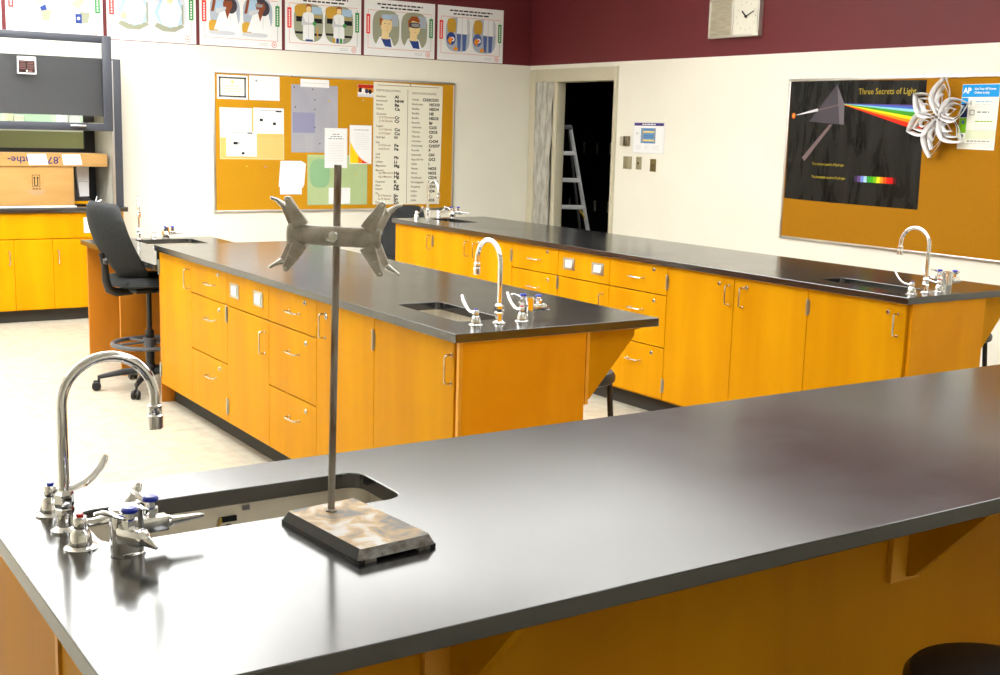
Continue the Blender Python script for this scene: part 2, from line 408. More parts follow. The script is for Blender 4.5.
def hinge_mb(y, z0, z1):
    m = MB(); m.tube([(-.005, y, z0), (-.005, y, z1)], .0055, 8); m.box(-.0015, .001, y-.013, y+.013, z0+.004, z1-.004); m.ball((-.005, y, z1), .006, seg=8); m.ball((-.005, y, z0), .006, seg=8); return m
FT = .019
def front(w0, w1, z0, z1):
    m = MB(); m.box(0, FT, w0, w1, z0, z1, bev=.0015, seg=1); return m
def cabinet(name, label, F, y0, w, spec, D=.55, x=.0, a0=0., wood=None, group=None, ztop=ZU, back=True, kick=True, cat='cabinet', z_b=.112):
    """spec: list of ('door', ya, yb, za, zb, handle_y or None, lock(y,z) or None, hinge_y) / ('drawer', ya, yb, za, zb, lock) / ('apron', ya, yb, za, zb, [socket ys])"""
    wood = wood or WOOD
    t = thing(name, label, cat, F(x, y0), F.a, group)
    def par(y):       # pulls stand off the face: place them by where their bar is seen
        if abs(F.a) > .2: return 0
        P = F(x, y0+y); return -.030*P.y/P.x
    b = MB()
    b.box(FT, D-.012, 0, .018, .1, .70); b.box(FT, D-.012, w-.018, w, .1, .70); b.box(FT, FT+.03, 0, .018, .70, ztop); b.box(FT, FT+.03, w-.018, w, .70, ztop); b.box(FT+.001, D-.012, .018, w-.018, .1, .118)
    b.box(FT+.001, FT+.02, .018, w-.018, ztop-.03, ztop, 1); b.box(FT+.0005, FT+.002, .0005, w-.0005, .105, ztop-.001, 1)
    b.build('carcass', [wood, GAP], t)
    if back:
        p = MB(); p.box(D-.012, D, 0, w, .0, ztop); p.build('back_panel', WOODD, t)
    if kick:
        k = MB(); k.box(.075, D-.013, 0, w, 0, .1); k.build('toe_kick', RUBBER, t)
    for s in spec:
        if s[0] == 'door':
            _, ya, yb, za, zb, hy, lk, hinges = s
            d = front(ya+.0015, yb-.0015, za, zb).build('door', wood, t)
            if hy is not None:
                hy += par(hy)
                zt = min(zb-.05, .832) if zb > .75 else zb-.055
                pull_v(zt-.102, zt, hy).build('handle', NICKEL, d)
            if lk: lock_mb(*lk).build('lock', [NICKEL, GAP], d)
            for hy2 in hinges:
                for zz in (za+.045, (zb if zb < .75 else .83)-.078+(0 if zb > .75 else 0)):
                    hinge_mb(hy2, zz, zz+.074).build('hinge', HINGE, d)
        elif s[0] == 'drawer':
            _, ya, yb, za, zb, lk = s
            d = front(ya+.0015, yb-.0015, za, zb).build('drawer', wood, t)
            c = (ya+yb)/2+.035+par((ya+yb)/2); z = za+(zb-za)*.5-.005 if zb > .75 else zb-.098
            pull_h(c-.055, c+.055, z).build('handle', NICKEL, d)
            if lk: lock_mb(*lk).build('lock', [NICKEL, GAP], d)
        else:
            _, ya, yb, za, zb, socks = s
            d = front(ya+.0015, yb-.0015, za, zb).build('apron_panel', wood, t)
            for sy in socks:
                zc = (za+zb)/2-.0
                p = MB(); p.box(-.004, 0, sy-.058, sy+.058, zc-.036, zc+.036, bev=.0015); pl = p.build('socket_plate', HINGE, d)
                q = MB(); q.box(-.007, -.003, sy-.034, sy+.034, zc-.022, zc+.022, bev=.0012)
                q.build('receptacle', WHITE, pl)
    return t
def drawers3(w): return [('drawer', 0, w, .7135, .880, (.115, .849)), ('drawer', 0, w, .4125, .7075, (.105, .671)), ('drawer', 0, w, .112, .4065, (.105, .369))]
Z0, Z1 = .112, .880
FM = Frame(2.157, 3.53, 0)
cabinet('base_cabinet', 'sink base cabinet with one wide door, nearest end of the middle bench', FM, .0, .623, [('door', .018, .623, Z0, Z1, .085, None, ())], group='middle bench cabinets')
cabinet('base_cabinet', 'single-door cabinet behind the stand rod, second from the near end of the middle bench', FM, .623, .532, [('door', 0, .532, Z0, Z1, .508, (.432, .818), (.003,))], group='middle bench cabinets')
cabinet('drawer_cabinet', 'three-drawer cabinet between stand rod and the socket cabinet, middle bench', FM, 1.155, .523, drawers3(.523), group='middle bench cabinets')
cabinet('socket_cabinet', 'cabinet with two power sockets above a door, middle bench left face', FM, 1.678, .534, [('apron', 0, .534, .7135, .880, (.124, .427)), ('door', 0, .534, Z0, .7075, .118, None, (.531,))], group='middle bench cabinets')
cabinet('drawer_cabinet', 'three-drawer cabinet second from the far end of the middle bench', FM, 2.212, .528, drawers3(.528), group='middle bench cabinets')
cabinet('base_cabinet', 'tall-handled door cabinet at the far end of the middle bench beside the drafting chair', FM, 2.740, .530, [('door', 0, .530, Z0, Z1, .116, None, (.530,))], group='middle bench cabinets')
FBk = Frame(4.5128, 3.505, R(.7))
def FB(x, y, z=0): return FBk(x, y, z)
class FrameB(Frame): pass
FBF = Frame(*(FBk(.025, .025)[:2]), R(.7))
o0 = .025
cabinet('base_cabinet', 'sink base cabinet with one wide door, near end of the back bench', FBF, .0, .606-o0, [('door', .0, .606-o0, Z0, Z1, .068, (.10, .832), (.579,))], group='back bench cabinets')
cabinet('base_cabinet', 'double-door cabinet of the back bench next to its near sink cabinet', FBF, .606-o0, 1.034,
        [('door', 0, .509, Z0, Z1, .472, (.418, .833), ()), ('door', .509, 1.034, Z0, Z1, .578, (.622, .833), (1.032,))], group='back bench cabinets')
cabinet('drawer_cabinet', 'three-drawer cabinet of the back bench right of the socket cabinet', FBF, 1.640-o0, .515, drawers3(.515), group='back bench cabinets')
cabinet('socket_cabinet', 'cabinet with two power sockets above a door on the back bench front', FBF, 2.155-o0, .515, [('apron', 0, .515, .7135, .880, (.112, .400)), ('door', 0, .515, Z0, .7075, .095, None, (.513,))], group='back bench cabinets')
cabinet('drawer_cabinet', 'drawer cabinet of the back bench left of the socket cabinet, behind the middle faucet', FBF, 2.670-o0, .515, drawers3(.515), group='back bench cabinets')
cabinet('base_cabinet', 'double-door cabinet of the back bench behind the middle faucet spout', FBF, 3.185-o0, 1.035,
        [('door', 0, .535, Z0, Z1, .490, (.41, .836), (.004,)), ('door', .535, 1.035, Z0, Z1, .600, None, (1.033,))], group='back bench cabinets')
cabinet('base_cabinet', 'single-door sink cabinet at the far left end of the back bench', FBF, 4.220-o0, .560, [('door', 0, .560, Z0, Z1, .085, None, ())], group='back bench cabinets')
FF = Frame(.405, 2.275, R(-90))     # front bench: fronts look away from the camera, local y runs to +x
for i, (ya, w, lb) in enumerate(((0, .625, 'sink base cabinet under the left end of the front bench'), (.625, 1.210, 'wide double-door cabinet in the middle of the front bench'), (1.835, 1.235, 'wide double-door cabinet under the right half of the front bench'), (3.07, .60, 'narrow cabinet closing the right end of the front bench'))):
    sp = [('door', 0, w, Z0, Z1, w-.06, None, ())] if w < .8 else [('door', 0, w/2, Z0, Z1, w/2-.04, None, ()), ('door', w/2, w, Z0, Z1, w/2+.04, None, ())]
    cabinet('base_cabinet', lb, FF, ya, w, sp, group='front bench cabinets')

# end panels
def end_panel(F, x0, x1, y0, y1, label, z0=0., z1=ZU, wood=None, stile=True):
    m = MB(); m.box(x0, x1, y0, y1, z0, z1, bev=.0015, seg=1); o = m.build('end_panel', wood or WOODD, None, F(0, 0), F.a); tag(o, label, 'panel'); return o
FM0 = Frame(2.135, 3.503, 0)
def place_panel(F, loc, sx, sy, z0, z1, label, wood=None, name='end_panel'):
    t = thing(name, label, 'panel', F(*loc), F.a)
    m = MB(); m.box(0, sx, 0, sy, z0, z1, bev=.0015, seg=1); m.build('board', wood or WOODD, t); return t
PANB = noisy('warm figured maple end panel', (.74, .29, .003), (.84, .37, .006), (4, 4, 1.6), (.36, .45), detail=6, lo=.3, hi=.7, distort=.7, spec=.1)
t = place_panel(FM0, (.034, .009), .535, .018, 0, ZU, 'broad orange end panel closing the near end of the middle bench', PANB)
m = MB(); m.box(-.014, 0, .001, .018, .0, ZU); m.build('edge_strip', WOODE, t)
t = place_panel(FBk, (.045, .006), .541, .018, 0, ZU, 'broad orange end panel closing the near end of the back bench', PANB)
t = place_panel(Frame(0, 0, 0), (.385, 1.725), .018, .53, 0, ZU, 'end panel closing the left end of the front bench', WOODD)
m = MB(); m.box(-.002, .018, -.016, 0, .0, ZU); m.build('edge_strip', WOODE, t)

# brackets that carry the overhang (local: plate in x-z plane reaching +x from the back panel at x=0)
def bracket(loc, rz, label, group, cleat=(-.045, .045), wood=None):
    t = thing('support_bracket', label, 'bracket', loc, rz, group); wood = wood or WOOD
    m = MB(); P = [(.015, .614), (.035, .622), (.235, .842), (.240, .852), (.240, .870), (.275, .876), (.275, ZU), (.015, ZU)]
    m.prism([(x, z) for x, z in P], -.010, .010, M=RX(PI/2)); m.build('gusset', wood, t)
    c = MB(); c.box(0, .015, cleat[0], cleat[1], .605, ZU, bev=.001, seg=1); c.build('cleat', WOODE, t)
    return t
bracket((2.157+.55, 3.540, 0), 0, 'triangular wooden bracket under the near right corner of the middle bench', 'middle bench brackets', (-.028, .06))
for k, y in enumerate((4.70, 5.90)):
    bracket((2.157+.55, y, 0), 0, 'triangular bracket under the right overhang of the middle bench, %s' % ('second from its near end' if k == 0 else 'third from its near end'), 'middle bench brackets')
bracket(FBk(.025+.55, .037), R(.7), 'triangular wooden bracket under the near right corner of the back bench', 'back bench brackets', (-.028, .06))
for k, y in enumerate((1.25, 2.45, 3.65)):
    bracket(FBk(.025+.55, y), R(.7), 'triangular bracket under the wall side of the back bench, %s from its near end' % ('second', 'third', 'fourth')[k], 'back bench brackets')
for k, x in enumerate((.398, 1.055, 2.285, 3.50)):
    bracket((x, 1.725, 0), R(-90), ('triangular bracket at the left end of the front bench, in shadow', 'triangular bracket under the front bench below the ring stand', 'triangular bracket under the front bench above the black stool', 'triangular bracket under the front bench beyond the right picture edge')[k], 'front bench brackets', (-.062, .040) if k else (-.012, .05))

# ------------------------------------------------------------------ worktops
def rrect(x0, x1, y0, y1, r, n=6):
    P = []
    for cx, cy, a in ((x1-r, y1-r, 0), (x0+r, y1-r, 90), (x0+r, y0+r, 180), (x1-r, y0+r, 270)):
        for k in range(n+1): P.append((cx+r*math.cos(R(a+90*k/n)), cy+r*math.sin(R(a+90*k/n))))
    return P
def slab(name, x0, x1, y0, y1, zt, th, holes=(), chamf=None):
    bm = bmesh.new(); loops = [chamf or [(x0, y0), (x1, y0), (x1, y1), (x0, y1)]]+[rrect(*h) for h in holes]; E = []
    for lp in loops:
        vs = [bm.verts.new((x, y, zt)) for x, y in lp]
        E += [bm.edges.new((vs[i], vs[(i+1) % len(vs)])) for i in range(len(vs))]
    bmesh.ops.triangle_fill(bm, use_beauty=True, use_dissolve=False, edges=E)
    if holes:
        for f in bm.faces[:]:
            c = f.calc_center_median()
            for h in holes:
                if h[0]+.001 < c.x < h[1]-.001 and h[2]+.001 < c.y < h[3]-.001 and all(h[0]-1e-4 <= v.co.x <= h[1]+1e-4 and h[2]-1e-4 <= v.co.y <= h[3]+1e-4 for v in f.verts):
                    bm.faces.remove(f); break
    ex = bmesh.ops.extrude_face_region(bm, geom=bm.faces[:])
    for v in [g for g in ex['geom'] if isinstance(g, bmesh.types.BMVert)]: v.co.z -= th
    bmesh.ops.recalc_face_normals(bm, faces=bm.faces)
    me = bpy.data.meshes.new(name); bm.to_mesh(me); bm.free(); me.materials.append(EPOXY)
    o = bpy.data.objects.new(name, me); COL.objects.link(o); bevel_mod(o, .0022, 2, 60); return o
def sink(label, loc, rz, hole, depth=.15, ztop=ZU, group='steel sinks', mark=False):
    x0, x1, y0, y1, r = hole; t = thing('lab_sink', label, 'sink', loc, rz, group)
    m = MB(); e = .012; n = 6; A = rrect(x0-e-.02, x1+e+.02, y0-e-.02, y1+e+.02, r+.02, n); B = rrect(x0-e, x1+e, y0-e, y1+e, r+.005, n); C = rrect(x0+.0, x1-.0, y0+.0, y1-.0, r, n)
    D = rrect(x0+.03, x1-.03, y0+.03, y1-.03, max(r-.015, .01), n)
    L = [(A, ztop-.001), (B, ztop-.001), (B, ztop-.02), (C, ztop-depth+.02), (D, ztop-depth)]
    V = []; F = []; k = len(A)
    for P, z in L: V += [(x, y, z) for x, y in P]
    for i in range(len(L)-1):
        for j in range(k): F.append((i*k+j, i*k+(j+1) % k, (i+1)*k+(j+1) % k, (i+1)*k+j))
    F.append(tuple((len(L)-1)*k+j for j in range(k)))
    m.add(V, F, 0, True); b = m.build('bowl', STEEL, t, sharp=50)
    d = MB(); cx, cy = (x0+x1)/2, (y0+y1)/2
    d.lathe([(.0, ztop-depth+.001), (.022, ztop-depth+.001), (.030, ztop-depth+.003), (.032, ztop-depth)], 16, M=T(cx, cy, 0)); d.build('drain', CHROME, t)
    return t
# front bench
HF = (.520, 1.083, 1.955, 2.152, .035)
o = slab('worktop', .378, 4.15, 1.388, 2.300, ZT, .032, [HF]); tag(o, 'black epoxy worktop of the front bench, holding the ring stand', 'worktop', 'black lab worktops')
sk = sink('steel sink sunk in the front bench behind the ring stand', (0, 0, 0), 0, HF)
# maker's mark inside the bowl on the far wall: a small black flag-shaped plate and a grey stamp
mk = MB(); mk.box(.796, .826, 2.1575, 2.164, .848, .858, 0); mk.add([(.786, 2.1577, .836), (.796, 2.1577, .848), (.796, 2.1577, .858), (.791, 2.1577, .857)], [(0, 1, 2, 3)], 1); mk.box(.805, .815, 2.157, 2.164, .840, .842, 0)
mk.build('maker_mark', [K, plain('brass mark', (.55, .35, .05), .4)], sk)
mk = MB()
for k in range(3): mk.box(.840+k*.005, .843+k*.005, 2.1577, 2.164, .866, .875)
mk.build('stamped_mark', GY, sk)
# middle bench
HM = (2.285, 2.485, 3.735, 4.215, .025)
o = slab('worktop', 2.132, 3.045, 3.503, 6.815, ZT, .032, [HM]); tag(o, 'black epoxy worktop of the middle bench with a sink at its near end', 'worktop', 'black lab worktops')
sink('steel sink in the near end of the middle bench', (0, 0, 0), 0, HM)
# back bench
ob = FBk(0, 0)
HB1 = (.10, .30, .20, .68, .025); HB2 = (.13, .33, 4.24, 4.72, .025)
HB1 = (.155, .345, .18, .675, .025); HB2 = (.27, .46, 4.27, 4.70, .025)
o = slab('worktop', 0, .860, 0, 4.80, ZT, .032, [HB1, HB2]); o.location = ob; o.rotation_euler = (0, 0, R(.7)); tag(o, 'long black epoxy worktop of the back bench with a sink at either end', 'worktop', 'black lab worktops')
sink('steel sink in the near right end of the back bench', ob, R(.7), HB1); sink('steel sink in the far left end of the back bench', ob, R(.7), HB2)
# low desk beyond the middle bench
HD = (2.46, 2.86, 7.93, 8.30, .03)
o = slab('worktop', 2.130, 3.045, 6.817, 8.412, .800, .032, [HD]); tag(o, 'lower black worktop beyond the middle bench above the drafting chair', 'worktop', 'black lab worktops')
sink('steel sink in the low worktop behind the drafting chair', (0, 0, 0), 0, HD, ztop=.768)
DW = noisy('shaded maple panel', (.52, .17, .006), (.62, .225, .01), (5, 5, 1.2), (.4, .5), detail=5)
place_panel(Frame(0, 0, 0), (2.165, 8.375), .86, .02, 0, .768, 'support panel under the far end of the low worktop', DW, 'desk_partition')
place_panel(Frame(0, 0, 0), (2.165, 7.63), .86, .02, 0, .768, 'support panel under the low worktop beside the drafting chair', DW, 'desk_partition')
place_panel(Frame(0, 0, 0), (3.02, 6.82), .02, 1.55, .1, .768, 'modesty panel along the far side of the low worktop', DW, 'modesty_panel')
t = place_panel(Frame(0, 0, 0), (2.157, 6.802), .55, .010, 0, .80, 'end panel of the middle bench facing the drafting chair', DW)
m = MB(); m.box(-.012, .55, .001, .012, .80, .881); m.build('shade_strip', BLACK, t)  # black strip stands in for the shadow across the panel's top

# ------------------------------------------------------------------ faucets and turrets (local: spout reaches towards +x, handles at y=+-.1)
def faucet(label, loc, rz, group='gooseneck faucets'):
    t = thing('gooseneck_faucet', label, 'faucet', loc, rz, group)
    b = MB(); b.lathe([(.024, 0), (.024, .004), (.018, .007), (.0145, .010), (.0135, .030), (.0135, .032)], 20)
    b.lathe([(.0135, .030), (.0165, .032), (.0165, .040), (.0145, .042)], 6, smooth=False); b.lathe([(.0145, .042), (.0165, .046), (.0165, .066), (.0125, .070), (.0095, .074)], 6, smooth=False)
    b.build('spout_base', CHROME, t)
    s = MB(); rr = .0790; zc = .306-rr-.0092; P = [(0, 0, .06), (0, 0, zc*.6), (0, 0, zc)]
    for k in range(1, 25): a = PI*k/24; P.append((rr-rr*math.cos(a), 0, zc+rr*math.sin(a)))
    P.append((2*rr+.0005, 0, zc-.012)); s.tube(P, .0092, 16); sp = s.build('spout', CHROME, t)
    a = MB(); a.lathe([(.0100, .0), (.0128, -.002), (.0128, -.014), (.0115, -.016), (.0115, -.018), (.0138, -.020), (.0138, -.042), (.0115, -.044), (.0, -.043)], 20, M=T(2*rr, 0, zc-.012)); a.build('aerator', CHROME, sp)
    for sgn, colr in ((1, BLUE), (-1, RED)):
        h = MB(); M0 = T(0, sgn*.100, 0)
        h.lathe([(.027, 0), (.027, .003), (.021, .006)], 24, M=M0); h.lathe([(.019, .005), (.0195, .010), (.0165, .026), (.0120, .034)], 12, M=M0, smooth=False)
        h.lathe([(.0105, .034), (.0115, .038), (.0115, .052), (.0095, .055), (.0, .056)], 16, M=M0); hb = h.build('valve', CHROME, t)
        i = MB(); i.lathe([(.0065, .0555), (.0065, .058), (.005, .0595), (0, .060)], 12, M=M0); i.build('index_button', colr, hb)
        l = MB(); prof = [(0, .044, .0065), (.020, .043, .0075), (.040, .045, .0095), (.058, .052, .0115), (.074, .064, .0125), (.088, .080, .0115), (.096, .092, .0085), (.099, .097, .004)]
        n = 12; V = []; F = []
        for j, (x, z, w) in enumerate(prof):
            j0, j1 = max(j-1, 0), min(j+1, len(prof)-1); dx, dz = prof[j1][0]-prof[j0][0], prof[j1][1]-prof[j0][1]; q = math.hypot(dx, dz); nx, nz = -dz/q, dx/q
            th = .0052 if j else .006
            for k in range(n):
                a_ = 2*PI*k/n; tw = R(-26)*min(1, j/3); c_, s_ = math.cos(tw), math.sin(tw); N3 = Vector((nx*c_, s_, nz*c_)); W3 = Vector((-nx*s_, c_, -nz*s_))
                V.append(Vector((x, sgn*.1, z))+W3*(w*math.cos(a_))+N3*(th*math.sin(a_)))
        for j in range(len(prof)-1):
            for k in range(n): F.append((j*n+k, j*n+(k+1) % n, (j+1)*n+(k+1) % n, (j+1)*n+k))
        F += [tuple(range(n))[::-1], tuple((len(prof)-1)*n+k for k in range(n))]
        l.add(V, F, 0, True); l.build('lever', CHROME, hb)
    return t
def turret(label, loc, rz, group='gas turrets'):
    """two-way gas turret: one nozzle to +x, one to -y"""
    t = thing('gas_turret', label, 'gas tap', loc, rz, group)
    b = MB(); b.lathe([(.026, 0), (.026, .003), (.022, .004)], 24)
    b.prism(rrect(-.030, .022, -.019, .019, .014, 5), .003, .076); b.prism(rrect(-.027, .019, -.016, .016, .012, 5), .076, .079); b.build('body', CHROME, t)
    # (position, direction angle, lever angle)
    for (px, py, ang, la, zz) in ((.033, .018, R(2), R(110), .037), (-.013, -.028, R(-58), R(172), .040)):
        M0 = T(px, py, zz) @ RZ(ang)
        v = MB(); v.box(-.012, .036, -.012, .012, -.013, .013, bev=.003, M=M0)
        v.lathe([(.0105, .012), (.0105, .018), (.013, .019), (.013, .028), (.010, .030), (.0095, .040)], 6, M=M0 @ T(.008, 0, 0), smooth=False); va = v.build('valve', CHROME, t)
        c = MB(); c.lathe([(.0125, .040), (.0135, .042), (.0135, .045), (.010, .048), (0, .049)], 18, M=M0 @ T(.008, 0, 0)); c.build('index_cap', BLUE, va)
        nz = MB(); pr = [(.010, .034), (.010, .040), (.0075, .042)]
        for k in range(9): q = .0072-.0004*k; pr += [(q+.0012, .043+k*.006), (q, .0475+k*.006)]
        pr += [(.0028, .099), (.0, .0995)]
        Mn = M0 @ (RY(PI/2) if ang > 0 else (T(.034, 0, 0) @ RY(R(112)) @ T(0, 0, -.034)))
        if ang < 0: pr = [(.0135, .030), (.0135, .038), (.011, .041), (.009, .043), (.0032, .064), (0, .0645)]
        nz.lathe(pr, 16, M=Mn); nz.build('hose_nozzle', CHROME, va)
        le = MB(); Ml = T(px, py, zz) @ RZ(la)
        hgt = .036 if ang < 0 else .040
        P = [(0, 0, hgt-.006), (.012, 0, hgt-.004), (.026, 0, hgt+.002), (.040, 0, hgt+.007), (.054, 0, hgt+.006)]
        le.tube([tuple(q) for q in P], [.007, .0075, .0085, .008, .005], 12, M=Ml @ T(*( (RZ(-la) @ (RZ(ang) @ Vector((.008, 0, 0)))) )), flat=.5); le.build('lever', CHROME, va)
    return t
faucet('large chrome gooseneck faucet in the foreground left of the front sink', (.481, 2.056, ZT), 0)
turret('chrome gas tap with two blue caps beside the foreground faucet', (.544, 1.899, ZT), 0)
faucet('chrome gooseneck faucet on the near end of the middle bench', (2.402, 3.645, ZT), R(90))
turret('chrome gas tap right of the faucet on the middle bench', (2.585, 3.72, ZT), R(62))
faucet('chrome gooseneck faucet at the near right end of the back bench', FBk(.228, .085, ZT), R(90.7))
turret('chrome gas tap right of the faucet at the near end of the back bench', FBk(.50, .17, ZT), R(62))
faucet('chrome gooseneck faucet at the far left end of the back bench under the ion chart', FBk(.30, 4.765, ZT), R(-89.3))
turret('chrome gas tap at the far left end of the back bench', FBk(.53, 4.76, ZT), R(-40))
faucet('slim chrome faucet at the low worktop behind the drafting chair', (2.505, 8.335, .800), R(-106))
turret('chrome gas tap on the low worktop by the fume hood wall', (2.70, 8.345, .800), R(-20))

# ------------------------------------------------------------------ ring stand and double clamp
def ring_stand():
    a = R(5.5); t = thing('ring_stand', 'rusty laboratory ring stand with a tall rod on the front bench', 'stand', (.905, 1.800, ZT), a)
    b = MB(); w, l, h = .076, .128, .023
    # hollow-footed casting: top plate, sloped skirts, open notch at both short ends
    top = rrect(-w+.008, w-.008, -l+.008, l-.008, .004, 2); low = rrect(-w, w, -l, l, .005, 2); n = len(top)
    V = [(x, y, h) for x, y in top]+[(x, y, .0065) for x, y in low]
    F = [tuple(range(n))]+[(i, (i+1) % n, n+(i+1) % n, n+i) for i in range(n)]+[tuple(range(n, 2*n))[::-1]]
    for f in F:
        c = sum((Vector(V[i]) for i in f), Vector())/len(f)
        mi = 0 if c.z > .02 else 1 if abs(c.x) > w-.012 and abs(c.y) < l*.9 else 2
        b.add([V[i] for i in f], [tuple(range(len(f)))], mi)
    for sx in (-1, 1):
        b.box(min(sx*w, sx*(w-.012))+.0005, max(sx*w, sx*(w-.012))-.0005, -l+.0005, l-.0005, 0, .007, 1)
        for sy in (-1, 1):
            x0, x1 = sorted((sx*(w-.001), sx*(w-.034))); y0, y1 = sorted((sy*(l-.001), sy*(l-.016))); b.box(x0, x1, y0, y1, 0, .007, 2)
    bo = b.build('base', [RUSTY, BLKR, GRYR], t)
    r = MB(); r.tube([(-.004, .079, h-.002), (.005, .076, h+.606)], .0064, 16); r.lathe([(.011, 0), (.011, .002), (.0075, .004)], 6, M=T(-.004, .079, h)); r.build('rod', ROD, t)
    return t
ring_stand()
def clamp():
    # local x to the right as seen, y away from the viewer, z up; the trough bar lies in front of the rod
    t = thing('burette_clamp', 'double-sided grey metal burette clamp fastened high on the ring stand rod', 'clamp', (.8985, 1.8762, 1.4235), R(-33.5)); t.rotation_euler = (0, R(1.7), R(-33.5))
    b = MB(); n = 10; V = []; F = []; L = .080
    for i, x in enumerate((-L, -L+.004, -.03, .03, L-.004, L)):
        for k in range(n+1):
            a = R(-80+160*k/n); rr = .0165 if 0 < i < 5 else .0150
            V.append((x, -.010-rr*1.0*math.cos(a)+.004, -.0175*math.sin(a)*rr/.0165))
    for i in range(5):
        for k in range(n): F.append((i*(n+1)+k, i*(n+1)+k+1, (i+1)*(n+1)+k+1, (i+1)*(n+1)+k))
    b.add(V, F, 0, True); bo = b.build('bar', GUN, t)
    so = bo.modifiers.new('wall', 'SOLIDIFY'); so.thickness = .0035; so.offset = -1
    k = MB(); k.lathe([(.0075, 0), (.0095, .001), (.0095, .007), (.008, .009), (0, .0092)], 16, M=T(0, -.020, 0) @ RX(PI/2)); k.box(-.013, -.003, -.024, -.021, -.010, .000, bev=.002); k.build('thumb_screw', BRIGHT, t)
    bk = MB(); bk.box(-.022, .022, -.004, .001, -.016, .016, bev=.001); bk.build('rod_grip', GUN, t)
    for sx in (-1, 1):
        for sz in (-1, 1):
            up = sz > 0
            # main jaw: flat tapering plate with a rounded end; y = thickness
            A = (sx*.056, sz*.014); B = (sx*(.079 if up else .079), sz*(.0575 if up else .0575))
            M = RX(PI/2)
            def plate(p, q, w0, w1, y0, y1, mb, mi=0):
                d = Vector((q[0]-p[0], q[1]-p[1])).normalized(); nn = Vector((-d.y, d.x)); P = [(p[0]+nn.x*w0, p[1]+nn.y*w0), (p[0]-nn.x*w0, p[1]-nn.y*w0)]
                for j in range(7):
                    th = -PI/2+PI*j/6; P.append((q[0]+w1*(d.x*math.cos(th)+nn.x*math.sin(th)), q[1]+w1*(d.y*math.cos(th)+nn.y*math.sin(th))))
                mb.prism(P, -y1, -y0, mi, M=M)
            j = MB(); plate(A, B, .0135, .0062, -.020, -.008, j); j.tube([(B[0], -.023, B[1]), (B[0], -.018, B[1])], .0058, 12); q = .55; plate((A[0]+(B[0]-A[0])*q, A[1]+(B[1]-A[1])*q), B, .0090, .0058, -.0225, -.019, j)
            jo = j.build('jaw', GUN, t); bevel_mod(jo, .0015, 2, 35)
            cp = MB(); cp.ball((B[0]+sx*.0008, -.019, B[1]+sz*.0006), .0058, seg=12, sc=(1, .8, 1)); cp.build('jaw_tip', BRIGHT, jo)
            s = MB(); A2 = (sx*.071, sz*.012); B2 = (sx*.0885, sz*(.0455 if up else .0475)); plate(A2, B2, .0075, .0055, .000, .009, s)
            so_ = s.build('spring_jaw', GUN, t); bevel_mod(so_, .0012, 2, 35)
            lv = MB(); P = [(B2[0], .004, B2[1]), (B2[0]+sx*.006, .002, B2[1]+sz*.004), (B2[0]+sx*.013, .000, B2[1]+sz*(.0095 if up else .007)), (B2[0]+sx*.021, -.002, B2[1]+sz*(.0125 if up else .012))]
            lv.tube(P, [.0060, .0052, .0034, .0026], 10); lv.ball(P[-1], .0030, seg=8); lv.build('finger_lever', BRIGHT, so_)
    return t
clamp()

